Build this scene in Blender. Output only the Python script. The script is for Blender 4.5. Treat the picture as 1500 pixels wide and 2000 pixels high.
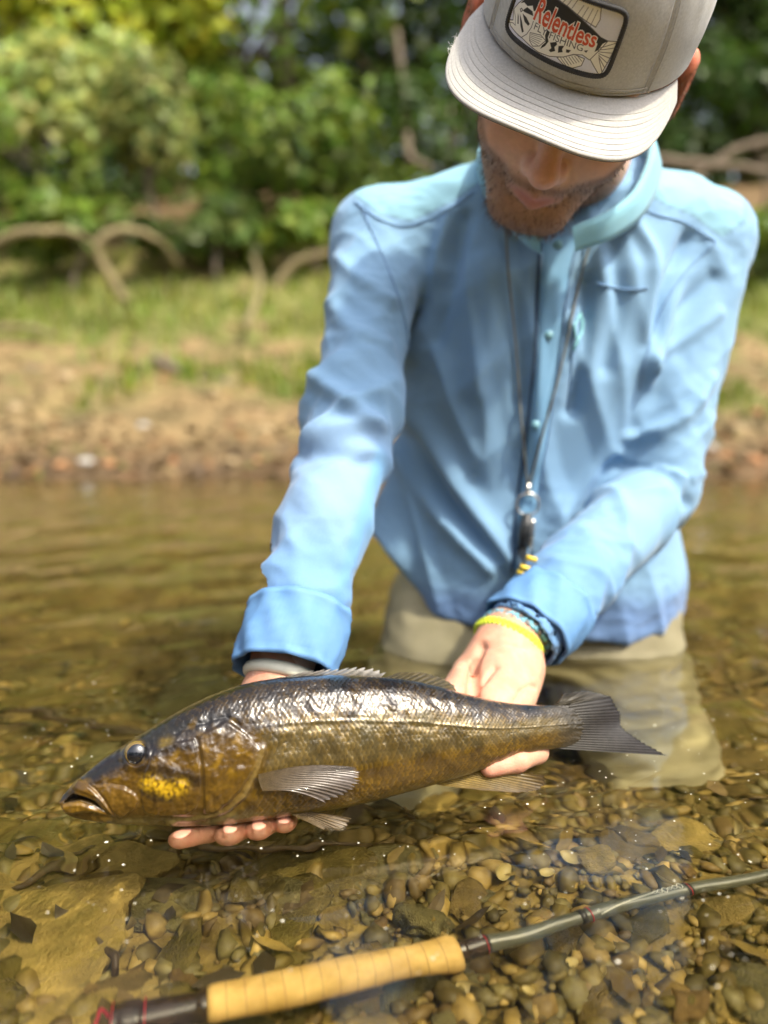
import bpy, bmesh, math, random
import numpy as np
from mathutils import Vector, Matrix
from mathutils.bvhtree import BVHTree

for o in list(bpy.data.objects):
    bpy.data.objects.remove(o, do_unlink=True)
scene = bpy.context.scene
COL = scene.collection
R = math.radians

# ------------------------------------------------------------------ camera
CAM = np.array((0.0, 0.0, 0.30)); TH = R(8.0); FPX = 1503.0
cam = bpy.data.cameras.new('camera')
cam.sensor_fit = 'VERTICAL'; cam.sensor_height = 34.6; cam.lens = 26.0
cam.clip_start = 0.02; cam.clip_end = 400
cam.dof.use_dof = True; cam.dof.focus_distance = 0.57; cam.dof.aperture_fstop = 2.1
camo = bpy.data.objects.new('camera', cam); COL.objects.link(camo)
camo.location = CAM; camo.rotation_euler = (math.pi/2 - TH, 0, 0)
scene.camera = camo

# ------------------------------------------------------------------ sky and sun
SUN = np.array((0.42, -0.42, 0.80)); SUN = SUN/np.linalg.norm(SUN)
world = bpy.data.worlds.new('World'); scene.world = world; world.use_nodes = True
wn = world.node_tree.nodes; wl = world.node_tree.links
sky = wn.new('ShaderNodeTexSky'); sky.sky_type = 'NISHITA'; sky.sun_disc = False
sky.sun_elevation = math.asin(SUN[2]); sky.sun_rotation = math.atan2(SUN[0], SUN[1])
sky.air_density = 1.0; sky.dust_density = 7.0; sky.ozone_density = 1.0
hs = wn.new('ShaderNodeHueSaturation'); hs.inputs['Saturation'].default_value = .5; wl.new(sky.outputs[0], hs.inputs['Color']); wl.new(hs.outputs[0], wn['Background'].inputs[0]); wn['Background'].inputs[1].default_value = 0.15
sl = bpy.data.lights.new('sun', 'SUN'); sl.energy = 2.35; sl.angle = R(2.5); sl.color = (1.0, 0.91, 0.70)
slo = bpy.data.objects.new('sun', sl); COL.objects.link(slo); slo.location = (3, 0, 6); sl.cycles.is_caustics_light = True
slo.rotation_euler = Vector(SUN).to_track_quat('Z', 'Y').to_euler()
vs = scene.view_settings
vs.view_transform = 'Standard'; vs.look = 'None'; vs.gamma = 1.0; vs.use_curve_mapping = False
vs.exposure = 1.05
scene.render.engine = 'CYCLES'
cy = scene.cycles
cy.use_denoising = True
cy.max_bounces = 10; cy.diffuse_bounces = 3; cy.glossy_bounces = 4; cy.transmission_bounces = 8; cy.transparent_max_bounces = 12
cy.caustics_refractive = True; cy.caustics_reflective = False; cy.blur_glossy = 0.5
cy.sample_clamp_indirect = 6.0

# ------------------------------------------------------------------ helpers
def nrm(v):
    v = np.asarray(v, float); return v/np.linalg.norm(v)
def ray(px, py):
    dx = (px-750)/FPX; dy = (1000-py)/FPX
    c, s = math.cos(TH), math.sin(TH)
    return np.array((dx, c+dy*s, -s+dy*c))
def at(px, py, Y):                       # the point of the place seen at that pixel, Y metres ahead
    d = ray(px, py); return CAM + d*(Y/d[1])
def under(px, py, z):                    # the same for a point under water, through the refracting surface
    d = nrm(ray(px, py)); t = -CAM[2]/d[2]; p = CAM+d*t
    n = 1/1.33; c = -d[2]; k = math.sqrt(1-n*n*(1-c*c))
    r = n*d + np.array((0, 0, n*c-k)); r = nrm(r)
    return p + r*(z/r[2])

def vnoise(P, seed=0):                   # gradient noise, P (n,3)
    P = np.asarray(P, np.float64); i = np.floor(P).astype(np.int64); f = P-i
    u = f*f*f*(f*(f*6-15)+10)
    def h(ix, iy, iz):
        n = (ix*374761393 + iy*668265263 + iz*2147483647 + seed*1274126177) & 0xffffffff
        n = ((n ^ (n >> 13))*1274126177) & 0xffffffff
        n = ((n ^ (n >> 16))*2246822519) & 0xffffffff
        return n ^ (n >> 15)
    out = 0
    for a in (0, 1):
        for b in (0, 1):
            for c in (0, 1):
                g = h(i[:, 0]+a, i[:, 1]+b, i[:, 2]+c)
                gx = (g & 1023)/511.5-1; gy = ((g >> 10) & 1023)/511.5-1; gz = ((g >> 20) & 1023)/511.5-1
                d = gx*(f[:, 0]-a)+gy*(f[:, 1]-b)+gz*(f[:, 2]-c)
                w = (u[:, 0] if a else 1-u[:, 0])*(u[:, 1] if b else 1-u[:, 1])*(u[:, 2] if c else 1-u[:, 2])
                out = out + d*w
    return out
def sstep(a, b, x):
    t = np.clip((x-a)/(b-a), 0, 1); return t*t*(3-2*t)
def hash01(a, b=0):
    n = (np.asarray(a).astype(np.int64)*73856093 ^ np.asarray(b).astype(np.int64)*19349663) & 0xffffffff
    n = ((n ^ (n >> 13))*1274126177) & 0xffffffff
    return ((n ^ (n >> 16)) & 0xffff)/65535.0
def polydist(S, T, pts):                 # distance of points to a polyline in 2D
    d = np.full(S.shape, 1e9); 
    for (x0, y0), (x1, y1) in zip(pts[:-1], pts[1:]):
        vx, vy = x1-x0, y1-y0; L = vx*vx+vy*vy+1e-12
        t = np.clip(((S-x0)*vx+(T-y0)*vy)/L, 0, 1)
        d = np.minimum(d, np.hypot(S-x0-t*vx, T-y0-t*vy))
    return d
def inpoly(S, T, pts):
    c = np.zeros(S.shape, bool); n = len(pts)
    for i in range(n):
        x0, y0 = pts[i]; x1, y1 = pts[(i+1) % n]
        m = ((y0 > T) != (y1 > T)) & (S < (x1-x0)*(T-y0)/(y1-y0+1e-15)+x0)
        c ^= m
    return c
def polysd(S, T, pts):                   # signed: negative inside
    d = polydist(S, T, list(pts)+[pts[0]]); return np.where(inpoly(S, T, pts), -d, d)
def spline(pts, n):
    pts = np.asarray(pts, float); m = len(pts)
    p = np.vstack([2*pts[0]-pts[1], pts, 2*pts[-1]-pts[-2]])
    out = []
    for t in np.linspace(0, m-1, n):
        i = min(int(t), m-2); u = t-i; a, b, c, d = p[i:i+4]
        out.append(.5*((2*b)+(c-a)*u+(2*a-5*b+4*c-d)*u*u+(3*b-a-3*c+d)*u**3))
    return np.array(out)

# ------------------------------------------------------------------ objects
def setp(o, parent):
    if parent is not None:
        o.parent = parent
        o.matrix_parent_inverse = (parent_world(parent)).inverted()
def parent_world(o):
    m = Matrix.Translation(o.location) @ o.rotation_euler.to_matrix().to_4x4()
    return m if o.parent is None else (parent_world(o.parent) @ o.matrix_parent_inverse @ m)
def make_mesh(name, V, Fs, smooth=True, col=None):
    me = bpy.data.meshes.new(name); V = np.asarray(V, np.float32)
    if isinstance(Fs, np.ndarray): Fs = [Fs]
    Fs = [np.asarray(f, np.int32) for f in Fs if len(f)]
    me.vertices.add(len(V)); me.vertices.foreach_set('co', V.ravel())
    loops = np.concatenate([f.ravel() for f in Fs]); me.loops.add(len(loops)); me.loops.foreach_set('vertex_index', loops)
    tot = np.concatenate([np.full(len(f), f.shape[1], np.int32) for f in Fs])
    st = np.concatenate([[0], np.cumsum(tot)[:-1]]).astype(np.int32)
    me.polygons.add(len(tot)); me.polygons.foreach_set('loop_start', st); me.polygons.foreach_set('loop_total', tot)
    me.polygons.foreach_set('use_smooth', np.full(len(tot), smooth))
    me.update(calc_edges=True); me.validate()
    if col is not None:
        a = me.color_attributes.new('Col', 'FLOAT_COLOR', 'POINT')
        c = np.ones((len(V), 4), np.float32); c[:, :3] = col; a.data.foreach_set('color', c.ravel())
    return me
def obj(name, me, m=None, parent=None):
    o = bpy.data.objects.new(name, me); COL.objects.link(o)
    if m is not None and me is not None and len(me.materials) == 0: me.materials.append(m)
    setp(o, parent); return o
def add(name, V, Fs, m, parent=None, smooth=True, col=None):
    return obj(name, make_mesh(name, V, Fs, smooth, col), m, parent)
def empty(name, loc):
    o = bpy.data.objects.new(name, None); o.empty_display_size = 0.05; COL.objects.link(o); o.location = Vector(loc); return o
def tag(o, label=None, cat=None, group=None, kind=None):
    if label: o['label'] = label
    if cat: o['category'] = cat
    if group: o['group'] = group
    if kind: o['kind'] = kind
    return o
class MB:                                # collects geometry of ONE part
    def __init__(s): s.V = []; s.Q = []; s.T = []; s.C = []; s.n = 0
    def put(s, V, Q=(), T=(), col=None):
        V = np.asarray(V, float)
        if len(Q): s.Q.append(np.asarray(Q)+s.n)
        if len(T): s.T.append(np.asarray(T)+s.n)
        s.V.append(V); s.n += len(V)
        if col is not None: s.C.append(np.broadcast_to(np.asarray(col, float), (len(V), 3)))
        return s
    def tube(s, pts, r, n=8, cap=True, col=None, flat=None):
        V, Q, T = tube(pts, r, n, cap, flat); return s.put(V, Q, T, col)
    def box(s, c, h, M=None, col=None):
        v = np.array([(x, y, z) for x in (-1, 1) for y in (-1, 1) for z in (-1, 1)], float)*np.asarray(h, float)
        if M is not None: v = v @ np.asarray(M).T
        return s.put(v+np.asarray(c, float), [(0, 1, 3, 2), (4, 6, 7, 5), (0, 4, 5, 1), (2, 3, 7, 6), (0, 2, 6, 4), (1, 5, 7, 3)], (), col)
    def build(s, name, m, parent=None, smooth=True):
        V = np.vstack(s.V); Fs = []
        if s.Q: Fs.append(np.vstack(s.Q))
        if s.T: Fs.append(np.vstack(s.T))
        return add(name, V, Fs, m, parent, smooth, np.vstack(s.C) if s.C else None)
def tube(pts, r, n=8, cap=True, flat=None):
    pts = np.asarray(pts, float); k = len(pts); r = np.broadcast_to(np.asarray(r, float), (k,))
    t = np.gradient(pts, axis=0); t /= np.linalg.norm(t, axis=1)[:, None]+1e-12
    u = np.cross(t[0], (0, 0, 1.0)); 
    if np.linalg.norm(u) < 1e-3: u = np.cross(t[0], (0, 1.0, 0))
    u = nrm(u); U = []
    for i in range(k):
        u = u-t[i]*(u@t[i]); u = nrm(u); U.append(u)
    U = np.array(U); W = np.cross(t, U)
    a = np.arange(n)*2*math.pi/n
    fl = 1.0 if flat is None else flat
    V = pts[:, None]+r[:, None, None]*(np.cos(a)[None, :, None]*U[:, None]+fl*np.sin(a)[None, :, None]*W[:, None])
    V = V.reshape(-1, 3)
    i, j = np.meshgrid(np.arange(k-1), np.arange(n), indexing='ij'); j2 = (j+1) % n
    Q = np.stack([i*n+j, i*n+j2, (i+1)*n+j2, (i+1)*n+j], -1).reshape(-1, 4)
    T = []
    if cap:
        V = np.vstack([V, pts[0], pts[-1]]); c0, c1 = k*n, k*n+1
        for q in range(n):
            T.append((c0, (q+1) % n, q)); T.append((c1, (k-1)*n+q, (k-1)*n+(q+1) % n))
    return V, Q, T
def grid_faces(a, b, wrap_b=False):
    i, j = np.meshgrid(np.arange(a-1), np.arange(b if wrap_b else b-1), indexing='ij'); j2 = (j+1) % b
    return np.stack([i*b+j, i*b+j2, (i+1)*b+j2, (i+1)*b+j], -1).reshape(-1, 4)

# signed distance bodies meshed by surface nets
def sd_seg(P, a, b, ra, rb):
    a = np.asarray(a, np.float32); b = np.asarray(b, np.float32); ba = b-a
    t = np.clip(((P-a)@ba)/(ba@ba), 0, 1); return np.linalg.norm(P-a-t[..., None]*ba, axis=-1)-(ra+(rb-ra)*t)
def sd_ell(P, c, r):
    p = P-np.asarray(c, np.float32); r = np.asarray(r, np.float32)
    k0 = np.linalg.norm(p/r, axis=-1); k1 = np.linalg.norm(p/(r*r), axis=-1)+1e-6; return k0*(k0-1)/k1
def smin(a, b, k):
    h = np.clip(.5+.5*(b-a)/k, 0, 1); return b+(a-b)*h-k*h*(1-h)
def smax(a, b, k): return -smin(-a, -b, k)
def grid_pts(lo, hi, h):
    ax = [np.arange(l, u+h, h, dtype=np.float32) for l, u in zip(lo, hi)]
    return np.stack(np.meshgrid(*ax, indexing='ij'), -1)
def nets(f, lo, h):
    s = f < 0; n = f.shape
    cs = [(a, b, c) for a in (0, 1) for b in (0, 1) for c in (0, 1)]
    def sh(A, o): return A[o[0]:n[0]-1+o[0], o[1]:n[1]-1+o[1], o[2]:n[2]-1+o[2]]
    cnt = sum(sh(s, o).astype(np.int8) for o in cs)
    act = (cnt > 0) & (cnt < 8); ci = np.argwhere(act)
    idx = -np.ones(act.shape, np.int64); idx[act] = np.arange(len(ci))
    acc = np.zeros((len(ci), 3)); num = np.zeros(len(ci))
    for a in cs:
        for ax in range(3):
            if a[ax]: continue
            b = list(a); b[ax] = 1
            fa = f[ci[:, 0]+a[0], ci[:, 1]+a[1], ci[:, 2]+a[2]]; fb = f[ci[:, 0]+b[0], ci[:, 1]+b[1], ci[:, 2]+b[2]]
            m = (fa < 0) != (fb < 0); t = fa[m]/(fa[m]-fb[m])
            p = np.tile(np.array(a, float), (m.sum(), 1)); p[:, ax] = t; acc[m] += p; num[m] += 1
    V = np.asarray(lo)+h*(ci+acc/num[:, None])
    Q = []
    for ax in range(3):
        sl0 = [slice(None)]*3; sl1 = [slice(None)]*3; sl0[ax] = slice(0, n[ax]-1); sl1[ax] = slice(1, n[ax])
        ch = s[tuple(sl0)] != s[tuple(sl1)]; e = np.argwhere(ch)
        b, c = (ax+1) % 3, (ax+2) % 3
        ok = (e[:, b] > 0) & (e[:, c] > 0) & (e[:, b] < n[b]-1) & (e[:, c] < n[c]-1); e = e[ok]
        def cell(db, dc):
            g = e.copy(); g[:, b] += db; g[:, c] += dc; return idx[g[:, 0], g[:, 1], g[:, 2]]
        q = np.stack([cell(-1, -1), cell(0, -1), cell(0, 0), cell(-1, 0)], -1)
        inside = s[e[:, 0], e[:, 1], e[:, 2]]; q[~inside] = q[~inside][:, ::-1]; Q.append(q)
    return V, np.vstack(Q)
def vnormals(V, Q):
    fn = np.cross(V[Q[:, 2]]-V[Q[:, 0]], V[Q[:, 3]]-V[Q[:, 1]]); N = np.zeros_like(V)
    for k in range(4): np.add.at(N, Q[:, k], fn)
    return N/(np.linalg.norm(N, axis=1)[:, None]+1e-12)
def relax(V, Q, it=2, w=.5):
    for _ in range(it):
        A = np.zeros_like(V); c = np.zeros(len(V))
        for k in range(4):
            a, b = Q[:, k], Q[:, (k+1) % 4]
            np.add.at(A, a, V[b]); np.add.at(A, b, V[a]); np.add.at(c, a, 1); np.add.at(c, b, 1)
        V = V*(1-w)+w*A/np.maximum(c, 1)[:, None]
    return V

# ------------------------------------------------------------------ materials (all procedural)
def new_mat(name):
    m = bpy.data.materials.new(name); m.use_nodes = True
    return m, m.node_tree.nodes, m.node_tree.links, m.node_tree.nodes['Principled BSDF']
def pmat(name, c1, c2=None, scale=20, rough=.6, r2=None, bump=0, bscale=None, bdist=.002, metal=0, coat=0, coat_r=.05, spec=.5, attr=False,
         sss=0, sss_r=(1, .4, .2), detail=4, sheen=0, stretch=None, trans=0, attr_mix=.35, subsurf_scale=.006):
    m, n, l, b = new_mat(name)
    tc = n.new('ShaderNodeTexCoord'); src = tc.outputs['Object']
    if stretch:
        mp = n.new('ShaderNodeMapping'); mp.inputs['Scale'].default_value = stretch; l.new(src, mp.inputs[0]); src = mp.outputs[0]
    nz = n.new('ShaderNodeTexNoise'); nz.inputs['Scale'].default_value = scale; nz.inputs['Detail'].default_value = detail; nz.inputs['Roughness'].default_value = .6
    l.new(src, nz.inputs['Vector'])
    rp = n.new('ShaderNodeValToRGB'); rp.color_ramp.elements[0].position = .3; rp.color_ramp.elements[1].position = .7
    c2 = c2 or c1
    rp.color_ramp.elements[0].color = (*c1, 1); rp.color_ramp.elements[1].color = (*c2, 1); l.new(nz.outputs['Fac'], rp.inputs[0])
    if attr:
        at_ = n.new('ShaderNodeAttribute'); at_.attribute_name = 'Col'
        mx = n.new('ShaderNodeMix'); mx.data_type = 'RGBA'; mx.blend_type = 'MULTIPLY'; mx.inputs[0].default_value = attr_mix
        l.new(at_.outputs['Color'], mx.inputs[6]); l.new(rp.outputs[0], mx.inputs[7]); l.new(mx.outputs[2], b.inputs['Base Color'])
    else: l.new(rp.outputs[0], b.inputs['Base Color'])
    if r2 is not None:
        mr = n.new('ShaderNodeMapRange'); mr.inputs[3].default_value = rough; mr.inputs[4].default_value = r2; mr.inputs[1].default_value = .3; mr.inputs[2].default_value = .7
        l.new(nz.outputs['Fac'], mr.inputs[0]); l.new(mr.outputs[0], b.inputs['Roughness'])
    else: b.inputs['Roughness'].default_value = rough
    b.inputs['Metallic'].default_value = metal; b.inputs['Specular IOR Level'].default_value = spec
    b.inputs['Coat Weight'].default_value = coat; b.inputs['Coat Roughness'].default_value = coat_r
    b.inputs['Sheen Weight'].default_value = sheen
    if sss: 
        b.inputs['Subsurface Weight'].default_value = sss; b.inputs['Subsurface Radius'].default_value = sss_r; b.inputs['Subsurface Scale'].default_value = subsurf_scale
    if bump:
        n2 = n.new('ShaderNodeTexNoise'); n2.inputs['Scale'].default_value = bscale or scale*4; n2.inputs['Detail'].default_value = 5; l.new(src, n2.inputs['Vector'])
        bp = n.new('ShaderNodeBump'); bp.inputs['Strength'].default_value = bump; bp.inputs['Distance'].default_value = bdist
        l.new(n2.outputs['Fac'], bp.inputs['Height']); l.new(bp.outputs[0], b.inputs['Normal'])
    if trans: 
        tr = n.new('ShaderNodeBsdfTranslucent'); l.new(b.inputs['Base Color'].links[0].from_socket, tr.inputs[0])
        ms = n.new('ShaderNodeMixShader'); ms.inputs[0].default_value = trans
        l.new(b.outputs[0], ms.inputs[1]); l.new(tr.outputs[0], ms.inputs[2]); l.new(ms.outputs[0], n['Material Output'].inputs[0])
    return m
rng = np.random.default_rng(11)
# ------------------------------------------------------------------ ground: river bed, bank and slope in one sheet
GY = np.array([-60, -22, -16, -11, -9, -7.5, -3, 0, .40, .60, .78, 1.0, 1.5, 2.5, 3.2, 3.7, 4.4, 5.2, 6.0, 7.0, 9.0, 14, 60.])
GZ = np.array([5, 3.6, 2.6, 1.2, .3, -.05, -.20, -.155, -.15, -.17, -.25, -.36, -.36, -.16, 0, .10, .30, .60, 1.05, 1.75, 2.75, 3.9, 6.0])
def ground_z(x, y):
    x = np.asarray(x, float); y = np.asarray(y, float)
    P = np.stack([x, y, 0*x], -1).reshape(-1, 3)
    z = np.interp(y + .18*vnoise(P*.7, 3).reshape(x.shape)*np.clip(y-2, 0, 1), GY, GZ)
    z = z+(.06*vnoise(P*1.3, 1)+.03*vnoise(P*3.7, 2)).reshape(x.shape)*np.clip((y-2.2)/1.5, .12, 1.6)
    z = z+(.006*vnoise(P*14, 5)+.004*vnoise(P*37, 6)).reshape(x.shape)
    return z
def smooth_axis(pieces):
    out = []
    for a, b, n in pieces: out.append(np.linspace(a, b, n, endpoint=False))
    return np.concatenate(out+[[pieces[-1][1]]])
gx = smooth_axis([(-40, -6, 24), (-6, -1.2, 60), (-1.2, 1.2, 150), (1.2, 6, 60), (6, 40, 24)])
gy = smooth_axis([(-60, -12, 16), (-12, -3, 24), (-3, .2, 26), (.2, 1.3, 80), (1.3, 3, 50), (3, 7.5, 120), (7.5, 16, 50), (16, 60, 20)])
XX, YY = np.meshgrid(gx, gy, indexing='ij'); ZZ = ground_z(XX, YY)
V = np.stack([XX, YY, ZZ], -1).reshape(-1, 3)
V_abs = V.copy(); n1 = vnoise(V*np.array((1.1, 1.1, 0))+9, 4); n2 = vnoise(V*np.array((5, 5, 0)), 8); n3 = vnoise(V*np.array((.45, .9, 0))+3, 14)
bed = np.array((.27, .19, .042)); dirt = np.array((.29, .205, .095)); dirt2 = np.array((.155, .115, .05)); turf = np.array((.17, .20, .04)); duff = np.array((.20, .13, .06))
c = np.broadcast_to(dirt, V.shape).copy()
c += (dirt2-dirt)*sstep(-.15, .35, n2+.7*n1)[:, None]; n4 = vnoise(V*np.array((2.1, 3.4, 0))+5, 41); c += (np.array((.15, .115, .045))-c)*(.75*sstep(.0, .4, n4))[:, None]; c += (np.array((.42, .20, .08))-c)*(.5*sstep(.12, .45, vnoise(V*np.array((9, 9, 0)), 42))*sstep(4.2, 3.4, V[:, 1]))[:, None]
g = sstep(4.2, 5.0, V[:, 1]+.9*n1)*sstep(-.25, .15, n2*.6+n3+.16)
c += (turf-c)*(.8*g)[:, None]
c += (duff-c)*(sstep(6.2, 7.4, V[:, 1]+n1))[:, None]
wet = 1-sstep(.01, .16, V[:, 2]+.05*n2); c = c*(1-.45*wet[:, None]); c += (np.array((.16, .085, .04))-c)*(.4*wet)[:, None]
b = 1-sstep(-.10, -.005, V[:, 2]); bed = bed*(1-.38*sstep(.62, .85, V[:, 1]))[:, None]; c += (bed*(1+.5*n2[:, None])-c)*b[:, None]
M_ground = pmat('earth_and_river_bed', (.45, .40, .32), (1, 1, 1), 40, .85, bump=.8, bscale=90, bdist=.008, attr=True, attr_mix=1, detail=8)
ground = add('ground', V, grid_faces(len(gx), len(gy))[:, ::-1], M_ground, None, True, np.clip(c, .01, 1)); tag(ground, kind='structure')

# ------------------------------------------------------------------ water: closed body with a rippled top
wx = smooth_axis([(-14, -2, 40), (-2, -.7, 90), (-.7, .9, 380), (.9, 2, 80), (2, 14, 40)])
wy = smooth_axis([(-9.5, -2, 20), (-2, .15, 34), (.15, 1.05, 260), (1.05, 4.2, 300)])
WX, WY = np.meshgrid(wx, wy, indexing='ij')
def water_h(x, y):
    r_ = np.random.default_rng(5); z = np.zeros_like(x)
    wq = .25*vnoise(np.stack([x*3, y*3, 0*x], -1).reshape(-1, 3), 31).reshape(x.shape)
    for k in range(16):
        lam = .035*(1.28**k) if k < 9 else r_.uniform(.07, .26); a = r_.uniform(0, 6.28); ph = r_.uniform(0, 6.28)
        amp = .0036*lam**1.05*r_.uniform(.5, 1.2)
        z += amp*np.sin(2*math.pi/lam*(x*math.cos(a)+y*math.sin(a)+wq*lam*1.6)+ph)
    z += .00012*vnoise(np.stack([x*28, y*28, 0*x], -1).reshape(-1, 3), 33).reshape(x.shape)
    for (px, py_, A, lam, dec) in [(-.12, .50, .0009, .030, .10), (.17, .66, .0008, .026, .09), (-.02, .53, .0007, .022, .07), (.13, .575, .0006, .024, .08), (.36, .93, .0010, .035, .09), (-.20, .49, .0006, .02, .06), (.10, .93, .0008, .03, .1)]:
        d = np.hypot(x-px, y-py_); z += .28*A*np.exp(-d/dec)*np.sin(2*math.pi*d/lam)
    return z
WZ = water_h(WX, WY)*(1-sstep(1.2, 3.0, WY)*.2)
V = np.stack([WX, WY, WZ], -1).reshape(-1, 3); nx_, ny_ = len(wx), len(wy)
F = grid_faces(nx_, ny_)[:, ::-1]
bd = np.concatenate([np.arange(nx_)*ny_, (nx_-1)*ny_+np.arange(1, ny_), (np.arange(nx_-2, -1, -1))*ny_+ny_-1, np.arange(ny_-2, 0, -1)])
lowV = V[bd].copy(); lowV[:, 2] = -.8; n0 = len(V); nb = len(bd); k = np.arange(nb); k2 = (k+1) % nb
side = np.stack([bd[k2], bd[k], n0+k, n0+k2], -1)
fan = np.stack([np.full(nb, n0+nb), n0+k2, n0+k], -1)
V = np.vstack([V, lowV, [[0, .8, -.8]]])
M_water, n, l, b = new_mat('river_water')
b.inputs['Base Color'].default_value = (.93, .88, .66, 1); b.inputs['Roughness'].default_value = 0.0; b.inputs['IOR'].default_value = 1.33; b.inputs['Transmission Weight'].default_value = 1
va = n.new('ShaderNodeVolumeAbsorption'); va.inputs['Color'].default_value = (.62, .50, .16, 1); va.inputs['Density'].default_value = 3.2
n.remove(va)
water = add('river_water', V, [F, side, fan], M_water); water.cycles.is_caustics_caster = True; ground.cycles.is_caustics_receiver = True; tag(water, kind='structure')

# ------------------------------------------------------------------ stones of the river bed
def stone_mesh(name, seed, sub=2, flat=.6, jag=.25):
    bm = bmesh.new(); bmesh.ops.create_icosphere(bm, subdivisions=sub, radius=1)
    v = np.array([q.co[:] for q in bm.verts]); f = np.array([[q.index for q in p.verts] for p in bm.faces]); bm.free()
    v = v*(1+jag*vnoise(v*1.1+seed*7.3, seed)[:, None]*1.6+.16*vnoise(v*2.7+seed, seed+5)[:, None]-.12*np.abs(vnoise(v*1.9+seed*3, seed+9))[:, None])
    r_ = np.random.default_rng(seed); s = np.array((r_.uniform(.8, 1.3), r_.uniform(.65, 1), flat*r_.uniform(.7, 1.2))); return v*s, f
def stone_mat(name, a, b_, sc=2.2): return pmat(name, a, b_, sc, .75, bump=.5, bscale=14, bdist=.03, detail=10, spec=.2)
M_st = [stone_mat('stone_ochre', (.19, .14, .038), (.40, .285, .085)), stone_mat('stone_olive', (.095, .075, .018), (.17, .125, .032)), stone_mat('stone_brown', (.11, .078, .022), (.185, .125, .038)),
        stone_mat('stone_grey', (.105, .09, .034), (.18, .15, .06)), stone_mat('stone_tan', (.20, .145, .042), (.36, .255, .08)), stone_mat('stone_red', (.13, .08, .025), (.21, .13, .042))]
stone_me = []
for i in range(14):
    v, f = stone_mesh('pebble', i+1, 3, .50, .55); me = make_mesh('pebble', v, f, True); me.materials.append(M_st[(0, 1, 2, 3, 1, 4, 1, 2, 3, 5, 0, 2, 1, 3)[i]]); stone_me.append(me)
def rotm(a, b, c): return Matrix.Rotation(a, 4, 'Z') @ Matrix.Rotation(b, 4, 'X') @ Matrix.Rotation(c, 4, 'Y')
def place_stone(name, me, x, y, r, sink=.35, tilt=.35):
    o = bpy.data.objects.new(name, me); COL.objects.link(o); setp(o, ground)
    o.location = (x, y, float(ground_z(x, y))+r*(.6-sink)*.8); o.scale = (r, r, r)
    o.rotation_euler = (rng.normal(0, tilt), rng.normal(0, tilt), rng.uniform(0, 6.28)); o.cycles.is_caustics_receiver = True; return o
slabs = [(70, 1850, .060), (20, 1745, .045), (190, 1775, .036), (240, 1700, .034), (110, 1680, .030), (120, 1960, .045), (300, 1760, .038), (60, 1620, .032), (330, 1880, .030), (560, 1790, .034), (640, 1720, .030),
         (520, 1700, .028), (1360, 1620, .034), (1180, 1960, .026), (1440, 1940, .030), (1380, 1790, .022), (1240, 1640, .03), (760, 1700, .028), (930, 1760, .022), (700, 1960, .03), (1440, 1500, .05), (1400, 1400, .06), (250, 1250, .08), (80, 1330, .07), (380, 1330, .07), (180, 1150, .09), (380, 1180, .07), (40, 1200, .06), (480, 1080, .08), (200, 1420, .05)]
for i, (px, py, r) in enumerate(slabs):
    p = under(px, py, -.16 if py > 1550 else -.3)
    me = stone_me[(0, 5, 10, 0, 5, 0, 3, 6, 1, 6, 4, 12, 10, 2, 3, 5, 2, 8, 2, 7, 2, 4, 2, 1, 3, 2, 3, 11, 1, 2)[i]]
    o = place_stone('rock', me, p[0], p[1], r, .55, .2); o.scale = (r*1.15, r, r*.38); o.location[2] = float(ground_z(p[0], p[1]))+.004
npeb = 0
while npeb < 266:
    y = rng.uniform(.36, 1.02)**1.0; x = rng.uniform(-.62*y-.05, .66*y+.06)
    if x < -.03 and rng.random() < .35: continue
    r = float(np.clip(rng.lognormal(-4.55, .45), .006, .028)); place_stone('pebble', stone_me[rng.integers(14)], x, y, r, rng.uniform(.1, .5)); npeb += 1
mb = MB(); small = [stone_mesh('g', 40+i, 1, .5, .45) for i in range(12)]
scol = np.array([(.20, .14, .035), (.12, .09, .022), (.15, .10, .03), (.14, .115, .04), (.30, .21, .06), (.10, .078, .022), (.14, .105, .026)])
for i in range(10000):
    y = rng.uniform(.25, 1.15) if i < 8600 else rng.uniform(1.1, 1.7); x = rng.uniform(-.70*y-.08, .70*y+.08); r = float(np.clip(rng.lognormal(-5.15, .55), .0018, .014))
    v, f = small[i % 12]; Mr = np.array(rotm(rng.uniform(0, 6.28), rng.normal(0, .4), rng.normal(0, .4)).to_3x3())
    mb.put(v*r @ Mr.T+np.array((x, y, float(np.interp(y, GY, GZ))+r*.25+.002)), (), f, scol[rng.integers(7)]*rng.uniform(.9, 1.75))
M_grav = pmat('gravel', (.6, .55, .45), (1, 1, 1), 120, .6, attr=True, attr_mix=1, bump=.3, bscale=300, bdist=.0006)
gv = tag(mb.build('gravel', M_grav, ground), kind='stuff'); gv.cycles.is_caustics_receiver = True
# small clam shells, open side up, among the gravel
def shell_mesh():
    a = np.linspace(0, 2*math.pi, 18, endpoint=False); V = []; 
    for s_, z in ((1, 0), (.93, -.12), (.7, -.34), (.38, -.46), (.02, -.5)):
        V.append(np.stack([s_*np.cos(a)*1.15, s_*np.sin(a)*(.85+.1*np.cos(a)), z+0*a], -1))
    V = np.vstack(V); return V, grid_faces(5, 18, True)
vs_, fs_ = shell_mesh(); me_sh = make_mesh('shell', vs_, fs_); me_sh.materials.append(pmat('shell_yellow', (.55, .42, .12), (.7, .58, .28), 300, .35))
md_pts = [(1150, 1645), (1050, 1790), (960, 1965), (980, 1690), (1060, 1690), (860, 1795), (915, 1930), (1035, 1940), (830, 1975), (1440, 1770), (1470, 1850), (1180, 1900), (1340, 1650), (215, 1905), (190, 1930), (300, 1935), (320, 1925), (1400, 1590), (1450, 1580), (1300, 1700), (1110, 1660), (1230, 1600), (90, 1870), (1000, 1830), (1120, 1870)]
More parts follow.
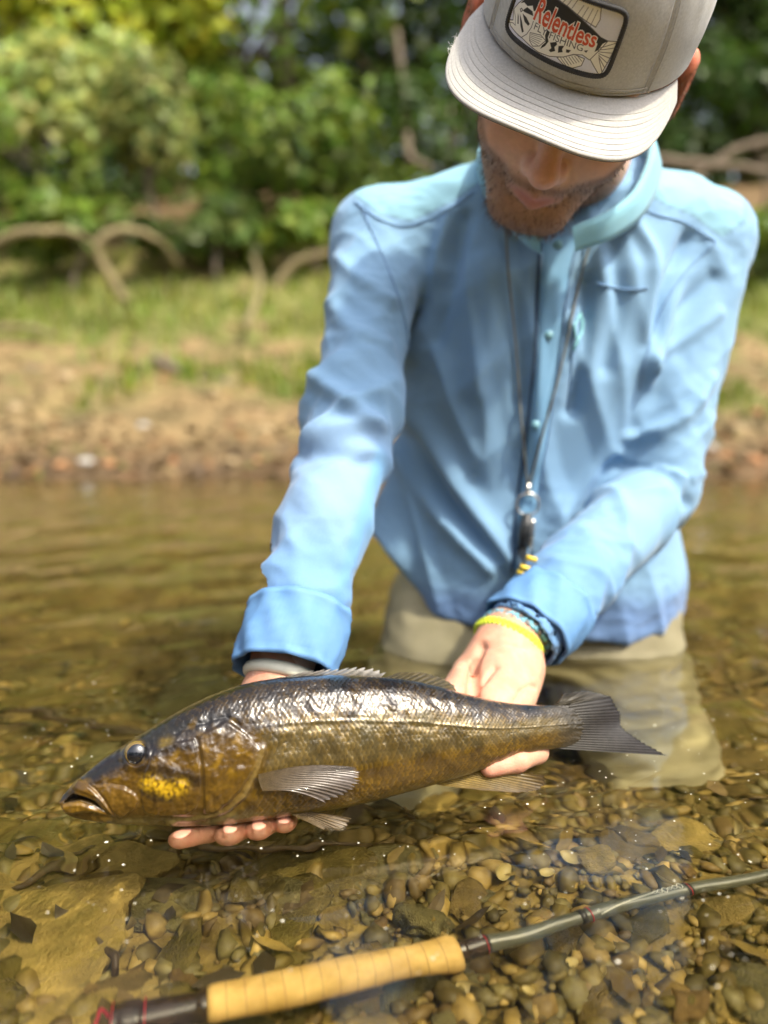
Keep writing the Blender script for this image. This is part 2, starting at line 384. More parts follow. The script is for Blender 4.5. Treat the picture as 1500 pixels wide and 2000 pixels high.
for px, py in md_pts:
    p = under(px, py, -.145); o = bpy.data.objects.new('shell', me_sh); COL.objects.link(o); setp(o, ground)
    r = rng.uniform(.0045, .0085); o.scale = (r, r*rng.uniform(.75, 1), r); o.location = (p[0], p[1], float(ground_z(p[0], p[1]))+.012)
    o.rotation_euler = (rng.normal(0, .5), rng.normal(0, .5), rng.uniform(0, 6.28))
# dead leaves and bark flakes settled on the bed
mb = MB()
for i in range(420):
    y = rng.uniform(.3, 1.3); x = rng.uniform(-.65*y-.05, .65*y+.05)
    if x > .0 and rng.random() < .4: continue
    z = float(np.interp(y, GY, GZ))+rng.uniform(.008, .02); L = rng.uniform(.006, .022); W = L*rng.uniform(.22, .5); Mr = np.array(rotm(rng.uniform(0, 6.28), rng.normal(0, .35), rng.normal(0, .35)).to_3x3())
    v = np.array([(-L, 0, 0), (-.3*L, W, .12*W), (.4*L, .8*W, .2*W), (L, 0, .3*W), (.4*L, -.8*W, .1*W), (-.3*L, -W, 0)]) @ Mr.T+np.array((x, y, z))
    mb.put(v, [(0, 1, 2, 3), (0, 3, 4, 5)], (), np.array([(.09, .06, .02), (.20, .13, .035), (.05, .035, .015), (.30, .21, .05)][rng.integers(4)])*rng.uniform(.7, 1.2))
lv = tag(mb.build('leaf_litter', M_grav, ground, False), kind='stuff'); lv.cycles.is_caustics_receiver = True
mb = MB(); ny2 = 2600; ly = 3.2+2.6*rng.random(ny2)**1.4; lx = rng.uniform(-.7, .7, ny2)*ly; lz = ground_z(lx, ly)
for x, y, z in zip(lx, ly, lz):
    L = rng.uniform(.012, .045); W = L*rng.uniform(.3, .6); Mr = np.array(rotm(rng.uniform(0, 6.28), rng.normal(0, .4), rng.normal(0, .4)).to_3x3())
    v = np.array([(-L, 0, 0), (-.3*L, W, .2*W), (.4*L, .8*W, .3*W), (L, 0, .5*W), (.4*L, -.8*W, .1*W), (-.3*L, -W, 0)]) @ Mr.T+np.array((x, y, z+.008))
    mb.put(v, [(0, 1, 2, 3), (0, 3, 4, 5)], (), np.array([(.20, .09, .03), (.12, .075, .035), (.30, .16, .06), (.07, .045, .025), (.34, .24, .12), (.16, .17, .04)][rng.integers(6)])*rng.uniform(.7, 1.2))
tag(mb.build('bank_litter', M_grav, ground, False), kind='stuff')
# sunken twigs
M_twig = pmat('wet_twig', (.07, .045, .02), (.14, .09, .035), 60, .5, bump=.5, bscale=200)
tw = [([(20, 1735), (110, 1690), (190, 1650)], .004, 'thin dark twig sunk on the yellow slab stones'), ([(150, 1760), (190, 1830), (230, 1880)], .005, 'short dark twig lying between sunlit slab stones under water'),
      ([(0, 1385), (160, 1415), (330, 1440)], .012, 'long pale branch sunk in the brown water before the fish snout'), ([(330, 1560), (420, 1640), (700, 1650)], .006, 'bent dark twig on the river bed under the fish head')]
for pts, r, lab in tw:
    q = []
    for px, py in pts:
        p = under(px, py, -.15); z = float(ground_z(p[0], p[1]))+r+.012; p = under(px, py, z); q.append(p)
    q = spline(q, 14); q += rng.normal(0, r*.35, q.shape); tag(MB().tube(q, np.linspace(r, r*.5, 14), 7).build('sunken_twig', M_twig), lab, 'twig')
# pale specks floating on the water
mb = MB(); a6 = np.arange(6)*math.pi/3
sy = np.concatenate([rng.uniform(.36, .75, 300), rng.uniform(.6, 2.0, 220)]); sx = np.concatenate([rng.uniform(-.5, .53, 300), rng.uniform(-.6, .6, 220)])*sy
sz = water_h(sx[:, None], sy[:, None])[:, 0]
for x, y, zz in zip(sx, sy, sz):
    r = rng.uniform(.0002, .0006)*(1 if rng.random() < .93 else 1.8)
    mb.put(np.vstack([np.stack([x+r*np.cos(a6)*1.3, y+r*np.sin(a6), 0*a6+zz+.0002], -1), [[x, y, zz+.0002+r*.7]]]), (), [(6, q, (q+1) % 6) for q in range(6)])
tag(mb.build('floating_specks', pmat('pollen', (.75, .72, .6), (.85, .82, .7), 200, .7)), 'pale specks of pollen and dust floating on the water', 'specks', kind='stuff')

# ------------------------------------------------------------------ bank: stones, roots, branches, grass
M_bk = [pmat('bank_stone_pale', (.34, .33, .30), (.48, .46, .43), 14, .8, bump=.4), pmat('bank_stone_orange', (.34, .16, .07), (.42, .22, .10), 14, .8, bump=.4), pmat('bank_stone_tan', (.33, .25, .14), (.42, .32, .18), 14, .8, bump=.4)]
bk = [(170, 932, 3.35, .045, 0), (120, 940, 3.3, .04, 1), (75, 938, 3.3, .03, 1), (215, 936, 3.3, .035, 1), (455, 922, 3.4, .04, 2), (505, 925, 3.4, .04, 1), (340, 935, 3.35, .03, 1), (1385, 893, 3.6, .05, 0), (1470, 930, 3.4, .05, 1), (1415, 915, 3.45, .035, 1),
      (280, 838, 4.0, .05, 0), (520, 860, 3.9, .045, 2), (130, 740, 4.8, .07, 2), (1375, 720, 5.0, .10, 0), (1440, 850, 4, .05, 2), (770, 905, 3.5, .05, 1), (30, 800, 4.3, .06, 2), (420, 780, 4.5, .05, 2), (20, 930, 3.3, .03, 1), (590, 930, 3.35, .035, 1), (1480, 800, 4.3, .06, 1)]
names = ('pale grey', 'orange brown', 'tan')
for px, py, Y, r, k in bk:
    r = r*.75
    p = at(px, py, Y); v, f = stone_mesh('s', rng.integers(200), 2, .7, .25); z = float(ground_z(p[0], p[1]))
    o = obj('bank_stone', make_mesh('bank_stone', v*r, f), M_bk[k]); o.location = (p[0], p[1], z+r*.2); o.rotation_euler[2] = rng.uniform(0, 6)
    place = 'at the water edge of the far bank' if py > 880 else 'up on the dry dirt of the far bank'
    tag(o, 'small '*(r < .0315)+names[k]+' stone lying '+place, 'stone', 'small '*(r < .0315)+names[k]+' stones '+place)
M_root = pmat('weathered_root', (.14, .115, .055), (.26, .21, .105), 9, .85, bump=.8, bscale=30, bdist=.02, stretch=(1, 1, .4))
M_vine = pmat('grey_vine', (.10, .075, .05), (.2, .155, .11), 9, .85, bump=.6, bscale=30, bdist=.02)
def limb(name, pts, r0, r1, lab, cat, m=M_root, group=None):
    q = spline([at(*p) for p in pts], 30); q[1:-1] += rng.normal(0, r0*.10, q[1:-1].shape)
    return tag(MB().tube(q, np.linspace(r0, r1, 30), 10).build(name, m), lab, cat, group)
limb('root', [(245, 590, 5.6), (215, 540, 5.55), (190, 490, 5.5), (205, 458, 5.5), (250, 448, 5.6), (310, 470, 5.8), (350, 520, 6.1)], .036, .022, 'arched pale root looping out of the grassy bank', 'root')
limb('root', [(-60, 520, 5.6), (0, 470, 5.6), (60, 452, 5.6), (140, 455, 5.8), (190, 480, 6.1)], .038, .022, 'pale root bending low over the bank beside the arched root', 'root')
limb('root', [(540, 560, 5.6), (570, 520, 5.6), (620, 498, 5.6), (690, 500, 5.6), (800, 560, 5.9)], .034, .022, 'pale curved root standing out of the bank behind the blue shoulder', 'root')
limb('root', [(478, 640, 5.3), (500, 590, 5.5), (508, 550, 5.7), (495, 500, 6.1)], .024, .015, 'short pale root running straight up the grassy slope', 'root')
limb('fallen_branch', [(300, 700, 4.9), (380, 735, 4.75), (460, 752, 4.7), (560, 750, 4.75), (640, 730, 4.9)], .03, .02, 'dark fallen branch lying across the dirt bank', 'branch', M_vine)
limb('fallen_branch', [(-60, 640, 5.3), (0, 640, 5.3), (60, 640, 5.3), (110, 655, 5.2)], .03, .015, 'short weathered branch at the edge of the grass', 'branch')
for i, pts in enumerate([[(1180, 300, 6.6), (1300, 315, 6.5), (1420, 325, 6.5), (1600, 350, 6.6)], [(1250, 420, 6.4), (1380, 330, 6.5), (1460, 285, 6.5), (1620, 260, 6.6)], [(1380, 560, 6.0), (1440, 460, 6.1), (1500, 410, 6.2), (1640, 380, 6.3)], [(840, 330, 6.6), (800, 300, 6.7), (790, 200, 7), (775, 60, 7.2)]]):
    limb('vine', pts, (.05, .04, .035, .03)[i], .025, ('thick brown vine stretched level behind the cap', 'brown vine rising behind the blue shoulder into dark leaves', 'thin brown vine leaning over the bank behind the sleeve', 'slim brown vine climbing between dark leaves beside the cap')[i], 'vine', M_vine)
mb = MB()
ng = 11000; GYs = rng.uniform(4.3, 7.4, ng); GXs = rng.uniform(-.75, .75, ng)*GYs; P3 = np.stack([GXs, GYs, 0*GXs], -1)
ok = (vnoise(P3*1.1+9, 4)*.9+GYs > 4.55) & (vnoise(P3*np.array((5, 5, 0)), 8)*.6+vnoise(P3*np.array((.45, .9, 0))+3, 14) > -.1)
GZs = ground_z(GXs, GYs)
for x, y, z in zip(GXs[ok], GYs[ok], GZs[ok]):
    h = rng.uniform(.05, .16); a = rng.uniform(0, 6.28); w = rng.uniform(.006, .014); le = rng.uniform(.1, .6)*h
    d = np.array((math.cos(a), math.sin(a), 0)); s_ = np.array((-d[1], d[0], 0))*w; b0 = np.array((x, y, z-.01))
    col = np.array((.20, .29, .035))*rng.uniform(.6, 1.3)*np.array((rng.uniform(.8, 1.5), 1, 1))
    mb.put([b0-s_, b0+s_, b0+d*le*.35+(0, 0, h*.6)+s_*.8, b0+d*le*.35+(0, 0, h*.6)-s_*.8, b0+d*le+(0, 0, h)], [(0, 1, 2, 3)], [(3, 2, 4)], col)
M_leaf = pmat('leaf', (.75, .75, .7), (1, 1, 1), 6, .5, attr=True, attr_mix=1, trans=.35, spec=.4)
tag(mb.build('grass', M_leaf), 'tufts of short green grass on the upper bank', 'grass', kind='stuff')

# ------------------------------------------------------------------ shrubs and trees behind the bank
M_bark = pmat('bark', (.09, .07, .05), (.2, .16, .12), 12, .9, bump=1, bscale=30, bdist=.02, stretch=(1, 1, .25))
def leaf_cloud(c, rad, n, base, size, seed, lumps=9):
    r_ = np.random.default_rng(seed)
    lc = r_.normal(0, .48, (lumps, 3)); lr = r_.uniform(.28, .55, lumps)
    k = r_.integers(0, lumps, n); d = r_.normal(size=(n, 3)); d /= np.linalg.norm(d, axis=1)[:, None]
    q = lc[k]+d*(lr[k]*r_.uniform(.45, 1.05, n)**.6)[:, None]; P = np.asarray(c)+q*np.asarray(rad)
    nn = nrm_rows(d+r_.normal(0, .6, (n, 3))+np.array((0, -.2, .5))); t = nrm_rows(np.cross(nn, r_.normal(size=(n, 3)))+np.array((0, 0, -.3))); t = nrm_rows(t-nn*(t*nn).sum(1)[:, None]); s_ = np.cross(nn, t)
    L = size*r_.uniform(.6, 1.35, n)[:, None]; W = L*.33
    V = np.stack([P, P+t*L*.45+s_*W-nn*L*.05, P+t*L-nn*L*.18, P+t*L*.45-s_*W-nn*L*.05], 1).reshape(-1, 3)
    i = np.arange(n)*4; T = np.concatenate([np.stack([i, i+1, i+2], -1), np.stack([i, i+2, i+3], -1)])
    lump_tone = r_.uniform(.7, 1.3, lumps)[k]*r_.uniform(.75, 1.25, n)
    col = np.asarray(base)[None]*lump_tone[:, None]*np.stack([r_.uniform(.8, 1.35, n), np.ones(n), r_.uniform(.6, 1.3, n)], -1)
    return V, T, np.repeat(np.clip(col, .004, .8), 4, 0), np.asarray(c)+lc*np.asarray(rad)
def nrm_rows(a): return a/(np.linalg.norm(a, axis=1)[:, None]+1e-9)
def plant(name, cat, lab, px, py, Y, rad, n, base, size, seed, group, trunk_r=.03, base_xy=None, lumps=9):
    c = at(px, py, Y); gx_, gy_ = (base_xy or (c[0], c[1])); g0 = np.array((gx_, gy_, float(ground_z(gx_, gy_))-.05))
    e = empty(name, g0); tag(e, lab, cat, group)
    V, T, col, lc = leaf_cloud(c, rad, n, base, size, seed, lumps); add('crown', V, T, M_leaf, e, False, col)
    mb = MB(); r_ = np.random.default_rng(seed+99)
    mid = g0+(c-g0)*.55+r_.normal(0, .05, 3)
    mb.tube(spline([g0, g0+(mid-g0)*.5+r_.normal(0, .04, 3), mid, c+np.array((0, 0, rad[2]*.3))], 14), np.linspace(trunk_r, trunk_r*.4, 14), 9)
    for q in lc: mb.tube(spline([mid, mid+(q-mid)*.5+r_.normal(0, .06, 3), q], 8), np.linspace(trunk_r*.5, trunk_r*.12, 8), 6)
    mb.build('trunk', M_bark, e); return e
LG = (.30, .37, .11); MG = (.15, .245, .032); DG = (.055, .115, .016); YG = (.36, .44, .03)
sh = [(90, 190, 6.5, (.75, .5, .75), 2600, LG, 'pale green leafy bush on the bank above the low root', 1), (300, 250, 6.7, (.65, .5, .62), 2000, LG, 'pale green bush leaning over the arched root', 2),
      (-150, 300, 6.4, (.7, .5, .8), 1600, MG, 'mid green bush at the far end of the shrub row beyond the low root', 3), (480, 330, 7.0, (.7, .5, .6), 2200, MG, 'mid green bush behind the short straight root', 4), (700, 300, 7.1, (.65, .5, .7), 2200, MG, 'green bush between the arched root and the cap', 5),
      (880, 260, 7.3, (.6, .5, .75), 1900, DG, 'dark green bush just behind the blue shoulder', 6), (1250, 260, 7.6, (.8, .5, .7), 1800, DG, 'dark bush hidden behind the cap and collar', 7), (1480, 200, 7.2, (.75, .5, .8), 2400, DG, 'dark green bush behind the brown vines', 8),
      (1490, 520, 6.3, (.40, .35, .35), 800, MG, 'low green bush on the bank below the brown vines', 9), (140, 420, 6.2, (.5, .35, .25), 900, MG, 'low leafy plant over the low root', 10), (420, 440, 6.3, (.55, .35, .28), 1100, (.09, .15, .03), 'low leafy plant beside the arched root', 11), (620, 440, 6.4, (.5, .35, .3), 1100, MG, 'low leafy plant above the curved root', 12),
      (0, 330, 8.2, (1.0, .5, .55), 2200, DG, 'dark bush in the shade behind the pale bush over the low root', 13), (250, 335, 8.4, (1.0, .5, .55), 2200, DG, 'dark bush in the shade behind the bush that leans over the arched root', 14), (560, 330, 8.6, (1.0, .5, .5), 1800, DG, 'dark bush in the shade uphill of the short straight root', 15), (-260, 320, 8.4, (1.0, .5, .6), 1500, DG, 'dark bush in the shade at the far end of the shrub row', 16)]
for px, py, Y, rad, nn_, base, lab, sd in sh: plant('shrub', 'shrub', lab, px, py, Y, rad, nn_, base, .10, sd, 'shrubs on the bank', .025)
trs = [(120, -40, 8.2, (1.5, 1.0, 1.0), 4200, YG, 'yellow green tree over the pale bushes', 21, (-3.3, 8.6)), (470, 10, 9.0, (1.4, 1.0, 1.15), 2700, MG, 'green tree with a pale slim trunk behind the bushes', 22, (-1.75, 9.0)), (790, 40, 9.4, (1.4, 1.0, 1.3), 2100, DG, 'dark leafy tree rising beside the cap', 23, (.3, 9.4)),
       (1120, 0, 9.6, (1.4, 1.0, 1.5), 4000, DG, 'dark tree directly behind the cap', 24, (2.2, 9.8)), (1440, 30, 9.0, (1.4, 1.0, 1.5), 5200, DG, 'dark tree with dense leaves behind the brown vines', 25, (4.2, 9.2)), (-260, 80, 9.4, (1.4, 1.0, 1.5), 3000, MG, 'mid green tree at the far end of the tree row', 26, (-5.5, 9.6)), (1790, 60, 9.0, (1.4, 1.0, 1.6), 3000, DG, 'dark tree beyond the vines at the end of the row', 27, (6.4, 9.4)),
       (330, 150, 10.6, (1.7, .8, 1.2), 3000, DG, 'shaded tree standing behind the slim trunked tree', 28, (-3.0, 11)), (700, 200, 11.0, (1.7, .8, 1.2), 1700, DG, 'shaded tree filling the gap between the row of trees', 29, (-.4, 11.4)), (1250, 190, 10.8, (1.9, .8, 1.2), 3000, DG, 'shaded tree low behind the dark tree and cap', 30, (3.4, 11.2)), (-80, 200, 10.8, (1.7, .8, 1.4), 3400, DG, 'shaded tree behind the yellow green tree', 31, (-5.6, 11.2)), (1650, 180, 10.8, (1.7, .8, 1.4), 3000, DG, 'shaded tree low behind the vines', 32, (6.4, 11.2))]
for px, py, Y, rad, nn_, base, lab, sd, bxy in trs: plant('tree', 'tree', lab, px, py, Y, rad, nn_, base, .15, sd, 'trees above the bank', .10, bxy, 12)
# upper crowns of the tall trees that lean over the river
tall = [((-4.6, 8.6), 6.2, (1.9, 1.5, 2.6), MG, 'tall tree whose high crown stands over the yellow green tree', 41), ((-1.2, 9.2), 6.8, (2.0, 1.5, 2.8), MG, 'tall tree whose high crown stands over the slim trunked tree', 42), ((2.0, 9.0), 6.8, (2.0, 1.5, 2.8), DG, 'tall dark tree whose high crown closes the sky above the cap', 43), ((5.2, 8.8), 6.4, (2.0, 1.5, 2.7), DG, 'tall dark tree whose high crown stands over the brown vines', 44), ((-8.2, 8.8), 6, (2, 1.5, 2.8), MG, 'tall tree beyond the far end of the bushes', 45), ((8.6, 8.8), 6, (2, 1.5, 2.8), DG, 'tall tree beyond the far end of the vines', 46)]
for (bx_, by_), zc, rad, base, lab, sd in tall:
    e = empty('tree', (bx_, by_, float(ground_z(bx_, by_))-.05)); tag(e, lab, 'tree', 'trees above the bank')
    V, T, col, lc = leaf_cloud((bx_, by_, zc), rad, (2300 if sd in (42, 43) else 3300), base, .2, sd, 14); add('crown', V, T, M_leaf, e, False, col)
    mb = MB(); g0 = np.array(e.location); mid = np.array((bx_, by_, zc-1.2)); mb.tube(spline([g0, (g0+mid)/2+(.08, 0, 0), mid, (bx_, by_, zc+1.5)], 16), np.linspace(.15, .05, 16), 10)
    for q in lc: mb.tube(spline([mid, (mid+q)/2+(0, 0, .2), q], 8), np.linspace(.06, .015, 8), 6)
    mb.build('trunk', M_bark, e)

# unseen trees, added to block the low sky that fish and water would mirror
for i, (bx_, by_, zc, rad) in enumerate([(-9.5, -12.5, 3.8, (2.4, 1.5, 2.9)), (-6.0, -12, 4.0, (2.4, 1.5, 3.0)), (-2.6, -12.6, 3.7, (2.4, 1.5, 2.8)), (.9, -12, 4.1, (2.4, 1.5, 3.0)), (4.3, -12.4, 3.8, (2.4, 1.5, 2.9)), (7.8, -12, 4.0, (2.4, 1.5, 3.0)), (11.5, -11.6, 4.0, (2.4, 1.5, 3.0)), (-12.5, -10.5, 4.0, (2.4, 1.5, 3.0))]):
    e = empty('tree', (bx_, by_, float(ground_z(bx_, by_))-.05)); tag(e, 'unseen green tree added on the opposite bank to block the low sky', 'tree', 'unseen trees added on the opposite bank')
    V, T, col, lc = leaf_cloud((bx_, by_, zc), rad, 3200, (MG, DG)[i % 2], .34, 80+i, 12); add('crown', V, T, M_leaf, e, False, col)
    mb = MB(); g0 = np.array(e.location); mid = np.array((bx_, by_, zc-.5)); mb.tube(spline([g0, (g0+mid)/2+(.08, 0, 0), mid, (bx_, by_, zc+1.5)], 12), np.linspace(.16, .05, 12), 8)
    for q in lc: mb.tube(spline([mid, (mid+q)/2+(0, 0, .2), q], 6), np.linspace(.06, .015, 6), 5)
    mb.build('trunk', M_bark, e)
# ------------------------------------------------------------------ the fish: outline traced in its own mid-plane, then a full body around it
P0 = at(130, 1560, .50); P1 = at(1090, 1415, .597)
FA = nrm(P1-P0); d0 = np.array((0, .34, .94)); FD = nrm(d0-FA*(FA@d0)); FN = np.cross(FA, FD)
def pl(px, py):
    d = ray(px, py); p = CAM+d*(((P0-CAM)@FN)/(d@FN)); return ((p-P0)@FA, (p-P0)@FD)
def plz(pts, sc, ox, oy): return [pl(ox+x/sc, oy+y/sc) for x, y in pts]
def wp(s, t, lat): return P0+np.asarray(s)[..., None]*FA+np.asarray(t)[..., None]*FD+np.asarray(lat)[..., None]*FN
top = [(117, 1565), (122, 1552), (132, 1542), (146, 1524), (165, 1510), (200, 1481), (250, 1448), (300, 1416), (350, 1386), (400, 1361), (450, 1342), (500, 1329), (550, 1321), (600, 1318), (650, 1317), (700, 1318), (750, 1321), (800, 1327), (850, 1338), (900, 1352), (950, 1364), (1000, 1372), (1050, 1376), (1090, 1376), (1120, 1378)]
bot = [(117, 1570), (124, 1588), (140, 1597), (165, 1603), (200, 1608), (250, 1612), (300, 1614), (350, 1615), (400, 1614), (450, 1611), (500, 1604), (550, 1597), (600, 1590), (650, 1583), (700, 1572), (750, 1560), (800, 1546), (850, 1532), (900, 1517), (950, 1500), (1000, 1482), (1050, 1468), (1090, 1462), (1120, 1462)]
tp = np.array([pl(*p) for p in top]); bt = np.array([pl(*p) for p in bot])
s0 = max(tp[0, 0], bt[0, 0]); s1 = pl(1112, 1420)[0]; sh_ = pl(420, 1500)[0]
st = np.concatenate([s0+(sh_-s0)*np.linspace(0, 1, 330, endpoint=False)**1.15, np.linspace(sh_, s1, 400)])
def rowsmooth(a, k=9):
    p = np.pad(a, k, mode='edge'); ker = np.hanning(2*k+1); ker /= ker.sum(); return np.convolve(p, ker, 'valid')
ft = rowsmooth(np.interp(st, tp[:, 0], tp[:, 1])); fb = rowsmooth(np.interp(st, bt[:, 0], bt[:, 1]))
fc = (ft+fb)/2; fh = (ft-fb)/2
fth = np.interp(st, [s0, s0+.012, s0+.04, sh_*.6, sh_, .22, .30, s1-.04, s1], [.003, .0095, .0175, .027, .031, .032, .025, .015, .0022])
nphi = 300; ph = np.linspace(-math.pi, math.pi, nphi, endpoint=False)
S, PH = np.meshgrid(st, ph, indexing='ij')
vv = np.sin(PH); cc = np.cos(PH); T = fc[:, None]+fh[:, None]*vv
LAT = fth[:, None]*np.sign(cc)*np.abs(cc)**.78*(1-.16*np.clip(vv, -1, 0)**2+.05*vv)
def flank(s, t):                          # lateral half-thickness at a point of the mid-plane
    h = np.interp(s, st, fh); c_ = np.interp(s, st, fc); v_ = np.clip((t-c_)/h, -.99, .99); return np.interp(s, st, fth)*(1-v_*v_)**.39
Z3 = lambda p: plz(p, 4.6875, 100, 1400)
Z2 = lambda p: plz(p, 2.419, 80, 1250)
maxilla = Z3([(400, 600), (560, 578), (700, 600), (800, 660), (828, 720), (790, 810), (700, 890), (625, 915), (560, 830), (500, 725), (430, 650)])
ulip = Z3([(185, 640), (250, 540), (330, 565), (430, 640), (515, 730), (565, 820), (612, 912), (570, 895), (500, 815), (420, 735), (330, 700), (240, 680)])
mouth = Z3([(120, 770), (165, 715), (210, 680), (320, 705), (420, 745), (480, 805), (520, 850), (550, 885), (470, 830), (380, 775), (290, 750), (200, 762), (130, 785)])
llip = Z3([(85, 830), (110, 790), (200, 766), (300, 760), (400, 792), (480, 835), (560, 895), (500, 890), (400, 862), (300, 868), (200, 892), (120, 882)])
cheek = Z3([(960, 250), (1150, 200), (1320, 165), (1350, 300), (1365, 420), (1375, 560), (1370, 700), (1330, 800), (1230, 870), (1050, 890), (860, 850), (830, 700), (860, 500)])
operc = Z2([(738, 440), (870, 365), (960, 425), (1028, 500), (990, 600), (935, 690), (840, 790), (765, 810), (760, 600)])
memb = Z2([(1030, 500), (1000, 600), (950, 710), (860, 800), (730, 850), (620, 862)])
nape = Z2([(640, 425), (720, 395), (800, 365), (870, 352), (930, 395)])
chin = Z3([(300, 900), (500, 905), (700, 930), (900, 900), (1100, 900), (1300, 890)])
def plate(poly, H, w): return H*sstep(0, w, -polysd(S, T, poly))
side = sstep(.08, .45, np.abs(cc))
h = plate(maxilla, .0017, .0022)+plate(ulip, .0020, .0028)+plate(llip, .0016, .0025)-plate(mouth, .0085, .0022)
h += plate(cheek, .0009, .0016)+plate(operc, .0014, .0022)+.0011*np.clip(vnoise(np.stack([S*75+vnoise(np.stack([S*60, T*60, 0*S], -1).reshape(-1, 3), 51).reshape(S.shape)*2, T*95, 0*S], -1).reshape(-1, 3), 52).reshape(S.shape), -.3, .6)
dm = polydist(S, T, memb); h += .0011*np.exp(-(dm/.0028)**2)-.0014*np.exp(-((polydist(S, T, [(a+.0042, b-.0006) for a, b in memb]))/.0018)**2)
dn = polydist(S, T, nape); h += -.0007*np.exp(-(dn/.0016)**2)
h += -.0006*np.exp(-(polydist(S, T, chin)/.0018)**2)
eye_c = pl(270, 1468); de = np.hypot(S-eye_c[0], (T-eye_c[1])); h += .0014*np.exp(-((de-.0085)/.0022)**2)-.002*(de < .0075)
def nzh(S, T): return vnoise(np.stack([S*330, T*420, 0*S], -1).reshape(-1, 3), 15).reshape(S.shape)+.6*vnoise(np.stack([S*120, T*240, 0*S], -1).reshape(-1, 3), 16).reshape(S.shape)
# scales: overlapping rows, growing smaller toward the tail
pw = np.interp(st, [0, .15, .30, s1], [.0038, .0037, .0032, .0026]); us = np.concatenate([[0], np.cumsum(np.diff(st)/((pw[1:]+pw[:-1])/2))])
U = np.repeat(us[:, None], nphi, 1); W = PH*14.5+.35*vnoise(np.stack([S*55, PH*3, 0*S], -1).reshape(-1, 3), 77).reshape(S.shape)
behind = -polysd(S, T, Z2([(300, 330), (640, 425), (870, 360), (960, 425), (1028, 500), (1000, 600), (960, 690), (900, 790), (760, 860), (600, 900), (-200, 900), (-200, 330)]))
smask = sstep(.001, .010, -behind)*sstep(s0+.02, s0+.10, S)
best = np.full(S.shape, -1.0); bi = np.zeros(S.shape, int); bj = np.zeros(S.shape, int)
for dj in (-1, 0, 1):
    J = np.floor(W)+dj
    for di in (-1, 0, 1):
        I = np.floor(U-.5*(J % 2))+di; cu = I+.5*(J % 2)+.5; cw = J+.5
        a = U-cu; b_ = (W-cw); r2 = (a/.78)**2+(b_/.92)**2
        hh_ = np.where(r2 < 1, .5+a*.55, -1); up = hh_ > best; best[up] = hh_[up]; bi[up] = I[up]; bj[up] = J[up]
best = np.clip(best, 0, 1)
h += .00072*best*smask*(.75+.5*hash01(bi, bj))
llv = np.interp(S, [.1, .2, .3, .42], [.70, .66, .58, .50]); llw = np.exp(-(((vv+1)/2-llv)/.014)**2)*smask; h += .0004*llw
h += .00045*np.clip(nzh(S, T), -.4, .6)*(1-smask)
h += (.0009*vnoise(np.stack([S*160, T*160, cc], -1).reshape(-1, 3), 3)+.0006*vnoise(np.stack([S*60, T*60, cc], -1).reshape(-1, 3), 4)).reshape(S.shape)*(1-.5*smask)
h *= side
h -= .0005
SE = S+.011*(1-vv**2)*sstep(s1-.045, s1, S)+.0012*np.sin(vv*28)*sstep(s1-.012, s1, S)
V = wp(SE, T, LAT)
# outward direction of the cross section
ox = np.sign(cc)*np.abs(cc)**.8/np.maximum(fth[:, None], .002); oz = vv/np.maximum(fh[:, None], .004); q = np.hypot(ox, oz)+1e-9
V = V+h[..., None]*((ox/q)[..., None]*FN+(oz/q)[..., None]*FD)
# pigment, with the sky sheen of the flank painted in
vn = (vv+1)/2
def mixc(c_, new, f): return c_+(np.asarray(new)-c_)*f[..., None]
nzA = vnoise(np.stack([S*45, T*45, 0*S], -1).reshape(-1, 3), 7).reshape(S.shape); nzB = vnoise(np.stack([S*140, T*140, 0*S], -1).reshape(-1, 3), 9).reshape(S.shape); nzC = vnoise(np.stack([S*380, T*380, 0*S], -1).reshape(-1, 3), 12).reshape(S.shape)
C = np.broadcast_to(np.array((.078, .047, .009)), S.shape+(3,)).copy()
C = mixc(C, (.165, .098, .016), sstep(.62, .25, vn+.15*nzA)*.9)
C = mixc(C, (.016, .013, .005), sstep(.60, .83, vn+.16*nzA))
bars = sstep(.15, .55, np.sin(S*155+1.6*nzA+.6)*.55+.2+.25*nzB)*sstep(.2, .4, vn)*sstep(.12, .2, S)
C = mixc(C, (.028, .020, .006), .9*bars)
C = mixc(C, (.34, .29, .18), sstep(.12, .02, vn+.05*nzA)*.75)
rs = hash01(bi, bj); rs2 = hash01(bi+91, bj+17)
fleck = smask*(.35+.65*(rs > .5))*sstep(.35, .8, best)*sstep(-.3, .3, nzA+.2)
C = mixc(C, np.array((.62, .38, .04)), .55*fleck*(1-.55*sstep(.7, .95, vn)))
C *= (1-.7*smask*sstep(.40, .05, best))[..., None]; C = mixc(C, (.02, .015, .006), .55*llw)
head = (1-smask)*sstep(.17, .12, S)
C = mixc(C, (.20, .115, .016), .8*head*sstep(.85, .6, vn))
C = mixc(C, (.045, .040, .008), head*sstep(.74, .93, vn))
C = mixc(C, (.36, .22, .03), head*.7*sstep(.05, .4, nzB)*sstep(.2, .5, vn))
bar1 = polydist(S, T, Z3([(900, 300), (1060, 240), (1300, 230)])); bar2 = polydist(S, T, Z3([(860, 440), (1000, 460), (1150, 500), (1330, 540)])); bar3 = polydist(S, T, Z3([(300, 480), (450, 420), (620, 340)])); bar4 = polydist(S, T, Z3([(860, 640), (950, 690), (1100, 700)]))
for bb, w_ in ((bar1, .0042), (bar2, .0052), (bar3, .003), (bar4, .0028)): C = mixc(C, (.035, .022, .006), .85*np.exp(-((bb+.0012*nzB)/w_)**4))
gp = polydist(S, T, Z3([(910, 560), (1000, 590), (1100, 620), (1190, 590)])); C = mixc(C, (.72, .46, .02), .95*np.exp(-(gp/.0042)**2)*sstep(-.35, .25, nzC*.9+.2))
gp = polydist(S, T, Z3([(1030, 220), (1090, 190)])); C = mixc(C, (.5, .36, .02), .7*np.exp(-(gp/.003)**2))
